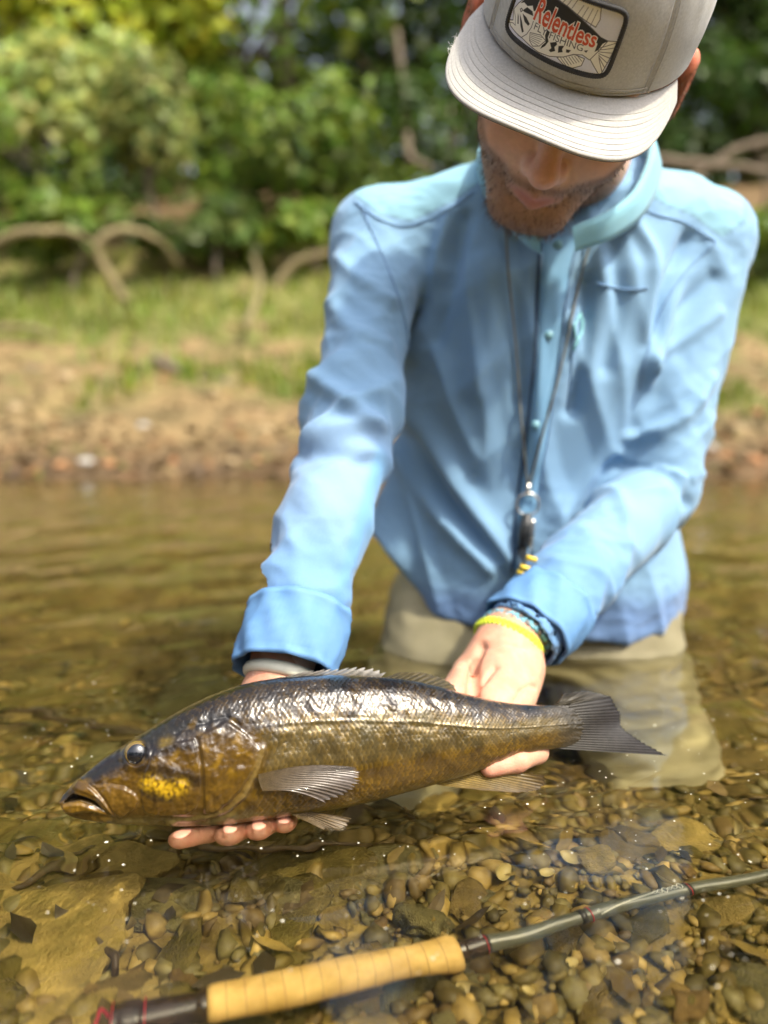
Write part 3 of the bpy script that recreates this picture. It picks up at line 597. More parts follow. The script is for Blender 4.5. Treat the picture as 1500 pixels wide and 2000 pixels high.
sd_ = polysd(S, T, maxilla); C = mixc(C, (.25, .145, .035), sstep(.0005, -.001, sd_)*.85); sd_ = polysd(S, T, ulip); C = mixc(C, (.30, .17, .035), sstep(.0005, -.001, sd_)*.8)
sd_ = polysd(S, T, llip); C = mixc(C, (.36, .21, .035), sstep(.0005, -.001, sd_)*.8); sd_ = polysd(S, T, mouth); C = mixc(C, (.05, .035, .025), sstep(.0006, -.0008, sd_))
C = mixc(C, (.30, .27, .18), head*sstep(.17, .05, vn)*.7*sstep(.02, .05, S-s0))
C = mixc(C, (.38, .28, .16), np.exp(-(dm/.0026)**2)*.7)
sky_sheen = smask*sstep(.76, .62, vn+.10*nzA+.05*nzB)*sstep(.26, .42, vn+.10*nzA-.25*(S-.2))*sstep(.115, .15, S)*sstep(.44, .38, S)*.85
C = mixc(C, (.52, .46, .40), np.clip(sky_sheen*.55, 0, 1)*(.45+.55*best))  # pale sky reflection on the wet flank, painted into the colour
Met = np.clip(.15*smask+.45*sky_sheen, 0, 1)
C = C*np.array((.40, .365, .19)); C = C*(1+head*(.55*nzC+.35*nzB)+.0*nzA)[..., None]; C = C*(1-.45*sstep(.60, .80, vn+.10*nzA))[..., None]*(1-.35*smask*sstep(.0, .4, nzA+.3*nzB))[..., None]; C = mixc(C, (.46, .29, .012), .85*np.exp(-(polydist(S, T, Z3([(910, 560), (1000, 590), (1100, 620), (1190, 590)]))/.0042)**2)*sstep(-.15, .35, nzC*1.1+.1)*side)
C = mixc(C, (.030, .024, .014), sstep(s1-.035, s1-.004, S)*.9)
V = V.reshape(-1, 3); n_b = len(V)
F = grid_faces(len(st), nphi, True)
capA = V[:nphi].mean(0); capB = V[-nphi:].mean(0); V = np.vstack([V, capA, capB]); k = np.arange(nphi); k2 = (k+1) % nphi
capf = np.vstack([np.stack([np.full(nphi, n_b), k, k2], -1), np.stack([np.full(nphi, n_b+1), n_b-nphi+k2, n_b-nphi+k], -1)])
Cv = np.vstack([np.clip(C, .004, 1).reshape(-1, 3), [[.1, .08, .03]]*2])
M_fish, n, l, b = new_mat('fish_skin')
a_ = n.new('ShaderNodeAttribute'); a_.attribute_name = 'Col'; m_ = n.new('ShaderNodeAttribute'); m_.attribute_name = 'Met'
tc = n.new('ShaderNodeTexCoord'); nz = n.new('ShaderNodeTexNoise'); nz.inputs['Scale'].default_value = 420; nz.inputs['Detail'].default_value = 4; l.new(tc.outputs['Object'], nz.inputs['Vector'])
bp = n.new('ShaderNodeBump'); bp.inputs['Strength'].default_value = .18; bp.inputs['Distance'].default_value = .0008; l.new(nz.outputs['Fac'], bp.inputs['Height'])
nz2 = n.new('ShaderNodeTexNoise'); nz2.inputs['Scale'].default_value = 260; nz2.inputs['Detail'].default_value = 3; l.new(tc.outputs['Object'], nz2.inputs['Vector'])
bp2 = n.new('ShaderNodeBump'); bp2.inputs['Strength'].default_value = .40; bp2.inputs['Distance'].default_value = .0018; l.new(nz2.outputs['Fac'], bp2.inputs['Height'])
l.new(bp.outputs[0], b.inputs['Normal']); l.new(bp2.outputs[0], b.inputs['Coat Normal'])
l.new(a_.outputs['Color'], b.inputs['Base Color']); l.new(m_.outputs['Fac'], b.inputs['Metallic'])
b.inputs['Roughness'].default_value = .30; b.inputs['Coat Weight'].default_value = 1; b.inputs['Coat Roughness'].default_value = .035; b.inputs['Coat IOR'].default_value = 1.42; b.inputs['Specular IOR Level'].default_value = .35
fish = empty('smallmouth_bass', P0); tag(fish, 'large bronze and olive bass held level at the water surface in both hands', 'fish')
body = add('body', V, [F, capf], M_fish, fish, True, Cv)
ma = body.data.attributes.new('Met', 'FLOAT', 'POINT'); ma.data.foreach_set('value', np.concatenate([Met.ravel(), [0, 0]]).astype(np.float32))
# eye on both sides
def eye(sgn):
    th_ = np.linspace(0, math.pi*.62, 40); az = np.linspace(0, 2*math.pi, 48, endpoint=False); TT, AZ = np.meshgrid(th_, az, indexing='ij'); r = .0086
    x = r*np.sin(TT)*np.cos(AZ); y = r*np.sin(TT)*np.sin(AZ); z = r*np.cos(TT)*.72
    x += .0006*np.cos(TT)
    c0 = wp(np.array(eye_c[0]), np.array(eye_c[1]), np.array(sgn*(flank(eye_c[0], eye_c[1])-.0036)))
    Vv = c0+x[..., None]*FA+y[..., None]*FD+(sgn*z)[..., None]*FN
    deg = np.degrees(TT); col = np.broadcast_to(np.array((.045, .028, .008)), TT.shape+(3,)).copy()
    ring = np.exp(-((deg-56)/4.0)**2); col = mixc(col, (.30, .19, .03), ring*.7); col = mixc(col, (.004, .005, .009), sstep(54, 49, deg)); col = mixc(col, (.20, .13, .02), sstep(58, 72, deg)*sstep(-.2, .6, np.sin(AZ)))
    return add('eye', Vv.reshape(-1, 3), grid_faces(40, 48, True), M_eye, fish, True, col.reshape(-1, 3))
M_eye = pmat('fish_eye', (.9, .9, .9), (1, 1, 1), 50, .15, coat=1, coat_r=.01, attr=True, attr_mix=1, spec=.8)
eye(1); eye(-1)
# fins: rays with membrane between
def fin(name, base, tip, lat0, lat1, nr, m, c0, c1, ridge=.0006, jag=.04, bend=0, seed=1, side=1, spread=None, thick=.0005):
    B_ = spline([pl(*p) for p in base], nr*7); T_ = spline([pl(*p) for p in tip], nr*7); nv = 44; r_ = np.random.default_rng(seed)
    u = np.linspace(0, 1, nr*7); w = np.linspace(0, 1, nv); UU, WW = np.meshgrid(u, w, indexing='ij')
    rayp = np.cos(UU*nr*2*math.pi)*.5+.5
    ln = 1-jag*(1-rayp)-jag*.8*r_.random(nr+1)[np.clip((UU*nr).astype(int), 0, nr)]
    w2 = WW*ln; Sx = B_[:, 0][:, None]*(1-w2)+T_[:, 0][:, None]*w2; Tx = B_[:, 1][:, None]*(1-w2)+T_[:, 1][:, None]*w2
    curve = bend*np.sin(w2*math.pi); Tx = Tx+curve
    la = (lat0+(lat1-lat0)*w2 if spread is None else spread(Sx, Tx, w2))*side
    la = la+side*(ridge*rayp*(1-.5*WW)+.0011*np.sin(UU*9+WW*5+seed)*WW)
    V1 = wp(Sx, Tx, la); V2 = wp(Sx, Tx, la-side*(thick+ridge*1.2*rayp)); nu = nr*7
    col = np.asarray(c0)*(1-w2[..., None])+np.asarray(c1)*w2[..., None]; col = col*(.62+.5*rayp[..., None])*(1+.35*vnoise(np.stack([Sx*200, Tx*200, 0*Sx], -1).reshape(-1, 3), seed).reshape(Sx.shape))[..., None]
    Fg = grid_faces(nu, nv); o = nu*nv; rim = np.concatenate([np.arange(nv), nv*np.arange(1, nu)+nv-1, (nu-1)*nv+np.arange(nv-2, -1, -1), nv*np.arange(nu-2, 0, -1)]); r2 = np.roll(rim, -1)
    return add(name, np.vstack([V1.reshape(-1, 3), V2.reshape(-1, 3)]), [Fg, Fg[:, ::-1]+o, np.stack([rim, r2, r2+o, rim+o], -1)], m, fish, True, np.vstack([col.reshape(-1, 3)]*2))
M_fin = pmat('fin', (.6, .6, .6), (1, 1, 1), 260, .38, coat=.35, coat_r=.12, attr=True, attr_mix=1, trans=.12, bump=.3, bscale=600, bdist=.0004)
M_fin2 = pmat('fin_clear', (.7, .7, .7), (1, 1, 1), 300, .3, coat=.5, coat_r=.06, attr=True, attr_mix=1, trans=.35, spec=.5, bump=.3, bscale=500, bdist=.0005)
M_tail = pmat('tail_fin', (.55, .55, .55), (1, 1, 1), 160, .5, coat=.12, coat_r=.2, attr=True, attr_mix=1, trans=.08, spec=.25, bump=.4, bscale=400, bdist=.0006)
fin('tail_fin', [(1070, 1382), (1078, 1400), (1082, 1420), (1078, 1442), (1064, 1460)], [(1196, 1360), (1218, 1395), (1222, 1422), (1258, 1448), (1312, 1477)], 0, 0, 19, M_tail, (.030, .024, .014), (.026, .023, .025), .00035, .02, seed=3, thick=.0012, spread=lambda s_, t_, w_: .002*np.sin(w_*4)-.002*w_)
fin('tail_fin', [(1078, 1378), (1083, 1378), (1088, 1380)], [(1108, 1354), (1152, 1349), (1196, 1360)], 0, 0, 5, M_tail, (.05, .038, .016), (.03, .026, .022), .00035, .02, seed=13, thick=.0012, spread=lambda s_, t_, w_: .002*np.sin(w_*4)-.002*w_)
for sd in (1, -1):
    fin('pectoral_fin', [(497, 1502), (498, 1512), (501, 1522), (506, 1533)], [(681, 1488), (686, 1502), (676, 1530), (625, 1556)], 0, 0, 15, M_fin2, (.17, .115, .045), (.23, .195, .18), .0007, .05, bend=.004, seed=4, side=sd, spread=lambda s_, t_, w_: flank(s_, t_)+.0026+.006*w_)
    fin('pelvic_fin', [(565, 1585), (585, 1583), (605, 1580)], [(640, 1617), (662, 1614), (676, 1588)], 0, 0, 8, M_fin, (.14, .09, .03), (.17, .12, .065), .0009, .05, seed=5, side=sd, spread=lambda s_, t_, w_: .012+.010*w_)
fin('anal_fin', [(850, 1532), (885, 1520), (920, 1510), (950, 1500)], [(935, 1541), (1010, 1545), (1052, 1538), (1058, 1512)], 0, 0, 12, M_tail, (.26, .17, .025), (.10, .065, .03), .0006, .03, seed=6, spread=lambda s_, t_, w_: .002+.006*w_)
fin('soft_dorsal_fin', [(752, 1324), (800, 1330), (850, 1341), (890, 1352)], [(790, 1312), (840, 1314), (890, 1332), (918, 1364)], 0, 0, 12, M_fin, (.06, .045, .015), (.10, .075, .03), .001, .05, seed=7, spread=lambda s_, t_, w_: -.002-.012*w_)
fin('spiny_dorsal_fin', [(560, 1322), (620, 1319), (680, 1319), (745, 1324)], [(612, 1309), (668, 1304), (722, 1301), (768, 1312)], 0, 0, 10, M_fin2, (.20, .17, .13), (.55, .52, .48), .0012, .30, seed=8, spread=lambda s_, t_, w_: -.006-.016*w_)

# ------------------------------------------------------------------ fly rod lying under water
rz = -.095
def rp(px, py, dz=0): return under(px, py, rz+dz)
ra_ = rp(205, 1995); rb_ = rp(900, 1858); rc_ = rp(1500, 1703, -.004)
ax = nrm(rb_-ra_)
def lathe(p0, p1, prof, n=28, nse=0, seed=0):           # prof: (fraction along, radius)
    p0 = np.asarray(p0); p1 = np.asarray(p1); f = np.array([q[0] for q in prof]); r = np.array([q[1] for q in prof])
    k = max(40, len(prof)*6); g = np.linspace(0, 1, k); rr = np.interp(g, f, r)
    V, Q, T_ = tube(p0+(p1-p0)*g[:, None], rr, n)
    return V, Q, T_
rod = empty('fly_rod', rp(640, 1910)); tag(rod, 'fly rod with cork grip and grey blank lying under the clear water', 'fishing rod')
M_cork = pmat('cork', (.52, .32, .08), (.80, .54, .19), 55, .75, bump=.5, bscale=160, bdist=.0012, stretch=(1, 1, 1), detail=8)
M_dark = pmat('dark_seat', (.022, .014, .010), (.05, .03, .02), 60, .25, coat=.6)
M_blank = pmat('grey_blank', (.08, .085, .06), (.12, .12, .09), 80, .35, coat=.5)
M_red = pmat('red_thread', (.32, .02, .03), (.45, .03, .04), 200, .4)
M_thread = pmat('dark_thread', (.02, .02, .02), (.05, .045, .04), 200, .4, coat=.5)
cA = rp(404, 1960); cB = rp(895, 1859)
prof = [(0, .0118), (.02, .0132), (.12, .0126), (.35, .0132), (.55, .0142), (.70, .0138), (.82, .0120), (.90, .0126), (.97, .0142), (1, .0128)]
V, Q, T_ = lathe(cA, cB, prof, 32); grip = MB().put(V, Q, T_).build('cork_grip', M_cork, rod)
for k in range(13):                      # joints between the glued cork rings
    g = (k+1)/14; r = float(np.interp(g, [q[0] for q in prof], [q[1] for q in prof])); p = cA+(cB-cA)*g; u = nrm(cB-cA)
    MB().tube([p-u*.0003, p+u*.0003], r+.00004, 32, False).build('cork_joint', M_cork2 if k else globals().setdefault('M_cork2', pmat('cork_joint', (.33, .19, .065), (.5, .31, .12), 60, .8)), grip)
sA = rp(215, 1995)
seat = MB().put(*lathe(sA, cA, [(0, .0115), (.1, .0115), (.12, .0125), (.3, .0125), (.32, .0105), (.9, .0105), (.92, .0120), (1, .0120)])).build('reel_seat', M_dark, rod)
for g in (.02, .35): MB().tube([sA+(cA-sA)*g, sA+(cA-sA)*(g+.012)], .0128, 24).build('red_ring', M_red, seat)
blank_pts = spline([cB-nrm(cB-cA)*.004, rp(930, 1846), rp(1020, 1826), rp(1150, 1789), rp(1330, 1740), rp(1500, 1703), rp(1700, 1650), rp(2100, 1540, -.01)], 80)
br = np.interp(np.linspace(0, 1, 80), [0, .06, .12, .3, 1], [.0072, .0072, .0070, .0066, .0060])
blank = MB().tube(blank_pts, br, 18).build('blank', M_blank, rod)
MB().put(*lathe(cB-nrm(cB-cA)*.002, rp(945, 1843), [(0, .0095), (.3, .0095), (.35, .0082), (1, .0076)])).build('winding_check', M_dark, rod)
def wrap(f0, f1, m, dr, name='thread_wrap'):
    i0, i1 = int(f0*79), max(int(f0*79)+1, int(f1*79)); seg_ = blank_pts[i0:i1+1]; return MB().tube(seg_, br[i0:i1+1]+dr, 18).build(name, m, blank)
def wrap_px(px, wpx, m, dr):
    i = int(np.argmin(np.abs(blank_pts[:, 0]-rp(px, 1850-(px-900)*.255)[0]))); u = nrm(blank_pts[i+1]-blank_pts[i]); p = blank_pts[i]
    MB().tube([p-u*wpx/2, p+u*wpx/2], br[i]+dr, 18).build('thread_wrap', m, blank)
for px in (945, 1143, 1343): wrap_px(px, .0045, M_thread, .0006); wrap_px(px+2, .0007, M_red, .0008)
# script lettering stroke and red line end on the rod
i0 = int(np.argmin(np.abs(blank_pts[:, 0]-rp(1170, 1785)[0]))); M_white = pmat('white_paint', (.75, .75, .7), (.8, .8, .75), 50, .4)
ul = np.cross(nrm(blank_pts[i0+1]-blank_pts[i0]), (0, 0, 1.0)); tl = nrm(blank_pts[i0+1]-blank_pts[i0])
def on_rod(a, b_):                       # a along the blank in m, b_ angle from the top
    p = blank_pts[i0]+tl*a; return p+(math.sin(b_)*nrm(ul)+math.cos(b_)*np.cross(nrm(ul), tl))*(.0069+.0003)
mb = MB(); mb.tube([on_rod(.045*t, .9-1.5*t+.5*t*t) for t in np.linspace(0, 1, 16)], .0005, 6)
for k in range(6): mb.tube([on_rod(.047+.0045*k+.002*math.sin(t*6), -.1+.45*math.cos(t*6)*(.4+.6*((k*7) % 3)/2)) for t in np.linspace(0, 1, 8)], .00035, 5)
mb.build('signature', M_white, blank)
for o in [rod]+list(rod.children_recursive): o.cycles.is_caustics_receiver = True
ln = MB().tube(spline([rp(180, 2010), rp(190, 1985), rp(198, 1968), rp(225, 1990)], 20), .0011, 6).build('fly_line', pmat('red_line', (.6, .05, .08), (.7, .07, .1), 50, .4), rod)
rl = rp(60, 2150, -.012); M_reel = pmat('reel_metal', (.6, .58, .5), (.75, .72, .64), 60, .3, metal=.6)
reel = MB().put(*lathe(rl+np.array((0, 0, -.004)), rl+np.array((.012, .02, .018)), [(0, .018), (.1, .021), (.15, .016), (.85, .016), (.9, .021), (1, .018)])).build('reel', M_reel, rod)
MB().tube([rl+np.array((.002, .004, .014)), sA+(cA-sA)*.15], .004, 8).build('reel_foot', M_dark, rod)
# ------------------------------------------------------------------ the man
PB = at(1040, 1240, .98)
person = empty('person', (PB[0], PB[1], -.35)); tag(person, 'man in a light blue shirt and tan waders kneeling in the river, holding a fish', 'person')
H0 = at(1128, 105, .70)
def rx(a): c, s = math.cos(a), math.sin(a); return np.array(((1, 0, 0), (0, c, -s), (0, s, c)))
def ry(a): c, s = math.cos(a), math.sin(a); return np.array(((c, 0, s), (0, 1, 0), (-s, 0, c)))
def rz_(a): c, s = math.cos(a), math.sin(a); return np.array(((c, -s, 0), (s, c, 0), (0, 0, 1)))
HM = ry(R(12)) @ rx(R(58)) @ rz_(R(-5))
def hw(p): return np.asarray(p) @ HM.T + H0          # head frame -> world (x to the picture's right, -y out of the face, z up)
def hl(p): return (np.asarray(p)-H0) @ HM
SLp = at(742, 468, .92); ELp = at(695, 800, .775); WLp = at(556, 1300, .615)
SRp = at(1372, 470, .92); ERp = at(1285, 955, .87); WRp = at(1015, 1245, .695)
NB = at(1118, 350, .885)
# --- head, local frame
h = .0024; lo = (-.118, -.14, -.15); hi = (.118, .13, .14)
P = grid_pts(lo, hi, h); X = P.copy(); X[..., 0] = np.abs(X[..., 0])
f = sd_ell(P, (0, .012, .040), (.074, .094, .086))
f = smin(f, sd_ell(P, (0, -.040, -.030), (.060, .058, .078)), .03)
f = smin(f, sd_seg(X, (.054, .0, -.055), (.020, -.074, -.098), .020, .017), .025)
f = smin(f, sd_seg(X, (.0, -.080, -.098), (.014, -.080, -.098), .0185, .017), .02)
f = smin(f, sd_ell(X, (.040, -.066, -.030), (.024, .024, .026)), .022)
f = smin(f, sd_seg(X, (.012, -.088, .022), (.045, -.074, .020), .011, .011), .014)
f = smax(f, -sd_ell(X, (.031, -.104, .002), (.016, .014, .010)), .012)
f = smin(f, sd_ell(X, (.031, -.080, .0), (.0135, .0125, .0125)), .004)
f = smax(f, -(sd_seg(X, (.022, -.0925, -.004), (.041, -.087, -.005), .0011, .0011)), .002)
f = smin(f, sd_seg(P, (0, -.090, .012), (0, -.113, -.026), .0085, .0105), .012)
f = smin(f, sd_ell(P, (0, -.1135, -.0305), (.0128, .0118, .0108)), .006)
f = smin(f, sd_ell(X, (.0125, -.1015, -.034), (.0072, .0105, .0075)), .006)
f = smax(f, -sd_ell(X, (.0065, -.1085, -.0405), (.0040, .0060, .0040)), .003)
f = smin(f, sd_ell(P, (0, -.092, -.052), (.026, .012, .014)), .012)
f = smin(f, sd_seg(X, (0, -.1010, -.0620), (.023, -.0900, -.0655), .0058, .0030), .005)
f = smin(f, sd_seg(X, (0, -.1000, -.0725), (.021, -.0895, -.0690), .0066, .0034), .005)
f = smax(f, -sd_seg(X, (0, -.1075, -.0668), (.024, -.0945, -.0672), .0014, .0010), .003)
f = smin(f, sd_ell(P, (0, -.087, -.100), (.018, .012, .014)), .012)
ear = sd_ell(X, (.092, .016, -.014), (.013, .019, .035)); ear = smax(ear, -sd_ell(X, (.104, .010, -.010), (.010, .011, .022)), .004); ear = smin(ear, sd_seg(X, (.07, .012, -.015), (.088, .014, -.015), .012, .012), .008)
f = smin(f, ear, .006)
nbl = hl(NB); f = smin(f, sd_seg(P, (0, .028, -.050), nbl*np.array((1, 1, 1))*.75, .056, .058), .03)
V, Q = nets(f, lo, h); V = relax(V, Q, 1, .4); hv = V.copy(); HN = vnormals(V, Q)
skin = np.array((.82, .57, .45)); C = np.broadcast_to(skin, V.shape).copy()
C = mixc(C, (.74, .36, .27), .85*np.exp(-(np.linalg.norm((V-(0, -.112, -.028))/(.020, .020, .024), axis=1))**2))
C = mixc(C, (.72, .40, .30), .6*np.exp(-(np.linalg.norm((np.abs(V)*(1, 0, 0)+V*(0, 1, 1)-(.045, -.075, -.022))/(.025, .03, .02), axis=1))**2))
C = mixc(C, (.62, .17, .10), .9*sstep(.074, .080, np.abs(V[:, 0]))*sstep(.05, .03, np.abs(V[:, 2])))
lips = np.exp(-(np.linalg.norm((V-(0, -.098, -.0672))/(.024, .016, .0095), axis=1))**4); C = mixc(C, (.46, .16, .145), .85*lips)
bd_top = -.046-.0+.55*np.clip(np.abs(V[:, 0])-.030, 0, .05)+.35*np.clip(np.abs(V[:, 0])-.05, 0, 1)*2
beard_f = sstep(.004, -.008, V[:, 2]-bd_top+.004*vnoise(V*90, 3))*sstep(.03, .0, V[:, 1])*(1-np.clip(lips*1.2, 0, 1))
beard_f = np.clip(beard_f, 0, 1)*(1-.5*np.exp(-(np.linalg.norm((V-(0, -.098, -.082))/(.014, .02, .006), axis=1))**2)); nostr = np.linalg.norm((np.abs(V)*(1, 0, 0)+V*(0, 1, 1)-(.006, -.108, -.040))/(.007, .012, .006), axis=1)
beard_f *= sstep(.7, 1.2, nostr)
C = mixc(C, (.20, .105, .055), .7*beard_f); C *= (1+.14*vnoise(V*55, 8)+.10*vnoise(V*240, 9))[:, None]
HV, HQ, HC = hw(V), Q, C
# --- hands
def chain(f, P, pts, rs, k):
    for a, b_, r0, r1 in zip(pts[:-1], pts[1:], rs[:-1], rs[1:]):
        g = sd_seg(P, a, b_, r0, r1); f = g if f is None else smin(f, g, k)
    return f
def vec(*a): return np.array(a, float)
def hand_mesh(fs, lo, hi, h, k=.010):
    P = grid_pts(lo, hi, h); f = None
    palm, fingers, cuts = fs
    for a, b_, r0, r1 in palm: g = sd_seg(P, a, b_, r0, r1); f = g if f is None else smin(f, g, .016)
    ff = None
    for pts, rs in fingers:
        g = chain(None, P, pts, rs, .003); ff = g if ff is None else np.minimum(ff, g)
    f = smin(f, ff, k)
    for a, b_, r0, d in cuts: f = smax(f, -sd_seg(P, a, b_, r0, r0)+0, d)
    V, Q = nets(f, lo, h); return relax(V, Q, 1, .4), Q
# left hand of the picture: under the fish behind the jaw, finger tips curling up on the near side
wl_ = WLp+(-.004, -.005, -.018)
def belly(px): s_, t_ = pl(px, 1600); tb = float(np.interp(s_, st, fb)); return wp(np.array(s_), np.array(tb), np.array(0.0))
fl = []; pads = []
for px, r, rot, fwd in ((404, .0108, -.018, .003), (460, .0112, -.006, .006), (509, .0108, -.003, .005), (553, .0098, .000, .001)):
    b0 = belly(px); b0 = b0-FD*(r*.85)
    p3 = b0+FN*fwd+FA*rot+FD*.001; p2 = b0-FN*.010-FD*.002; p1 = b0-FN*.036+FD*.002-FA*.003; p0 = b0-FN*.062+FD*.010-FA*.006
    fl.append(([p0, p1, p2, p3], [r*1.12, r*1.10, r*1.04, r*.90])); pads.append((p3, p2, r))
kn = [q[0][0] for q in fl]
wr = wl_+vec(0, 0, 0)
palm = [(wr+vec(0, .03, .04), wr, .026, .026)]
for q in kn: palm.append((wr+(q-wr)*.12, q, .021, .0125))
palm.append((kn[0], kn[3], .012, .010))
tb0 = wr+(kn[0]-wr)*.35+vec(-.022, -.004, .0); fl.append(([wr+vec(-.01, 0, -.01), tb0, tb0+vec(-.012, -.012, -.006), tb0+vec(-.022, -.018, -.010)], [.017, .0135, .011, .009]))
allp = np.vstack([np.vstack(q[0]) for q in fl]+[np.array([wr+vec(0, .03, .04)])]); 
LV, LQ = hand_mesh((palm, fl, []), allp.min(0)-.035, allp.max(0)+.035, .0016, .006)
# right hand of the picture: gripping the tail wrist from behind
wrr = WRp+vec(-.012, -.006, -.004)
b1 = wp(np.array(pl(960, 1420)[0]), np.array(pl(960, 1420)[1]), np.array(-.020)); 
def tailpt(px, py, lat): s_, t_ = pl(px, py); return wp(np.array(s_), np.array(t_), np.array(lat))
knr = [tailpt(925, 1425, -.045), tailpt(962, 1425, -.046), tailpt(1000, 1425, -.044), tailpt(1035, 1424, -.040)]
fr = []
for i in range(4):
    r = (.0088, .0090, .0086, .0076)[i]; dl = (.004, -.014, -.028, -.040)[i]; e0 = 1050-8*i; e1 = 952+14*i; yb = lambda p_: float(np.interp(p_, [900, 950, 1000, 1050], [1517, 1500, 1482, 1468]))
    fr.append(([knr[3-i], tailpt(e0+6, yb(e0)+2, dl-.012), tailpt(1006, yb(1006)+5, dl), tailpt(e1, yb(e1)-1, dl)], [r*1.15, r*1.08, r, r*.86]))
tpm = tailpt(985, 1395, -.030); th1 = at(1005, 1300, .668); th2 = at(985, 1345, .655)
palmr = [(wrr+vec(.03, .03, .03), wrr, .026, .0265), (wrr, at(985, 1305, .675), .0275, .0255)]
for q in knr: palmr.append((wrr+(q-wrr)*.25, q, .020, .0125))
palmr.append((at(985, 1300, .672), tailpt(975, 1388, -.022), .0235, .0165)); palmr.append((at(1020, 1310, .675), tailpt(1030, 1385, -.024), .018, .013))
fr.append(([at(955, 1275, .675), at(915, 1315, .668), tailpt(895, 1368, -.022), tailpt(878, 1400, -.026)], [.0185, .0150, .0120, .0095]))
allp = np.vstack([np.vstack(q[0]) for q in fr]+[np.array([wrr+vec(.03, .03, .03)])])
cuts = [(at(925, 1290, .655)+vec(0, -.006, 0), at(938, 1370, .640)+vec(0, -.004, 0), .0035, .006), (at(1008, 1338, .640), at(1036, 1322, .640), .0012, .003)]
RV, RQ = hand_mesh((palmr, fr, cuts), allp.min(0)-.035, allp.max(0)+.035, .0016, .007)
def crease(V, Q, pts, A_, w_):
    bv = BVHTree.FromPolygons([tuple(v) for v in V.tolist()], [tuple(q) for q in Q.tolist()]); hp = []
    for p in spline(pts, 14):
        d = Vector(nrm(ray(p[0], p[1]))); hit = bv.ray_cast(Vector(CAM), d)
        if hit[0] is not None: hp.append(np.array(hit[0]))
    if len(hp) < 2: return V
    d = np.full(len(V), 9.)
    for a, b_ in zip(hp[:-1], hp[1:]): d = np.minimum(d, seg_t(V, a, b_)[1])
    return V-vnormals(V, Q)*(A_*np.exp(-(d/w_)**2))[:, None]
def seg_t(V, a, b_):
    ba = b_-a; t = np.clip(((V-a)@ba)/(ba@ba), 0, 1); q = V-a-t[:, None]*ba; return t, np.linalg.norm(q, axis=1), q
for pts, A_, w_ in (([(940, 1262), (929, 1295), (922, 1330), (926, 1368)], .0052, .0050), ([(924, 1366), (938, 1342), (956, 1316), (968, 1306)], .0030, .0030), ([(1004, 1368), (1016, 1350), (1034, 1340), (1046, 1342)], .0022, .0022), ([(985, 1290), (1000, 1330), (985, 1370)], -.0025, .010), ([(900, 1300), (893, 1340)], -.0025, .007), ([(950, 1268), (985, 1258), (1030, 1268)], .0010, .0020)):
    RV = crease(RV, RQ, pts, A_, w_)
for pts in ([(432, 1600), (432, 1640)], [(488, 1598), (490, 1640)], [(534, 1592), (537, 1630)], [(388, 1612), (396, 1632)], [(452, 1612), (475, 1612)], [(500, 1606), (520, 1606)]): LV = crease(LV, LQ, pts, .0011, .0016)
def hand_col(V, tips):
    C = np.broadcast_to(np.array((.60, .335, .23)), V.shape).copy()
    C *= (1+.22*vnoise(V*45, 4)+.14*vnoise(V*160, 6)+.10*vnoise(V*420, 5))[:, None]; C = mixc(C, (.60, .25, .17), .6*sstep(-.1, .35, vnoise(V*70, 7)))
    for t in tips: C = mixc(C, (.66, .28, .20), .6*np.exp(-(np.linalg.norm(V-t, axis=1)/.014)**2))
    return C
LC = hand_col(LV, [q[0] for q in pads]); RC = hand_col(RV, [q[0][3] for q in fr])
# wet crease and nail tint on the visible tips
for p3, p2, r in pads:
    u = nrm(p3-p2); c0 = p3+u*r*.35-FD*.0+FN*r*.1; LC = mixc(LC, (.66, .38, .29), .5*np.exp(-(np.linalg.norm((LV-(p3+FN*r*.75+FD*.002)), axis=1)/.0048)**4))
# --- hidden body under the clothes, coarse, so that the figure is whole
SEC = np.array([(-.06, .200, 1.000, .150, .105), (.05, .200, 1.000, .152, .108), (.20, .198, .985, .152, .110), (.34, .197, .957, .160, .116), (.44, .196, .937, .150, .100), (.50, .195, .920, .10, .070)])
def torso_sd(P, grow=0.0, pw=2.5):
    z = P[..., 2]; cx = np.interp(z, SEC[:, 0], SEC[:, 1]); cy_ = np.interp(z, SEC[:, 0], SEC[:, 2]); a = np.interp(z, SEC[:, 0], SEC[:, 3])+grow; b_ = np.interp(z, SEC[:, 0], SEC[:, 4])+grow
    q = (np.abs((P[..., 0]-cx)/a)**pw+np.abs((P[..., 1]-cy_)/b_)**pw)**(1/pw); d = (q-1)*np.minimum(a, b_)
    return np.maximum(d, np.maximum(z-.515, -.07-z)*1.0)
hipL, knL, anL = vec(.105, .99, .03), vec(-.005, .80, -.30), vec(.03, 1.12, -.36); hipR, knR, anR = vec(.285, .99, .03), vec(.315, .83, -.31), vec(.30, 1.15, -.36)
lo = np.array((-.12, .55, -.42)); hi = np.array((.48, 1.25, .56)); hb = .009; P = grid_pts(lo, hi, hb)
f = torso_sd(P, -.012)
f = smin(f, sd_seg(P, SLp, SRp, .045, .045), .03)
for a, b_, c_, in ((SLp, ELp, wl_), (SRp, ERp, wrr)): f = smin(f, sd_seg(P, a, b_, .040, .033), .02); f = smin(f, sd_seg(P, b_, c_, .033, .024), .02)
for a, b_, c_ in ((hipL, knL, anL), (hipR, knR, anR)): f = smin(f, sd_seg(P, a, b_, .075, .052), .03); f = smin(f, sd_seg(P, b_, c_, .048, .035), .02)
f = smin(f, sd_seg(P, NB, H0+HM@vec(0, .028, -.05), .055, .054), .03)
BV, BQ = nets(f, lo, hb); BC = np.broadcast_to(skin, BV.shape)
n1_, n2_, n3_ = len(HV), len(HV)+len(LV), len(HV)+len(LV)+len(RV)
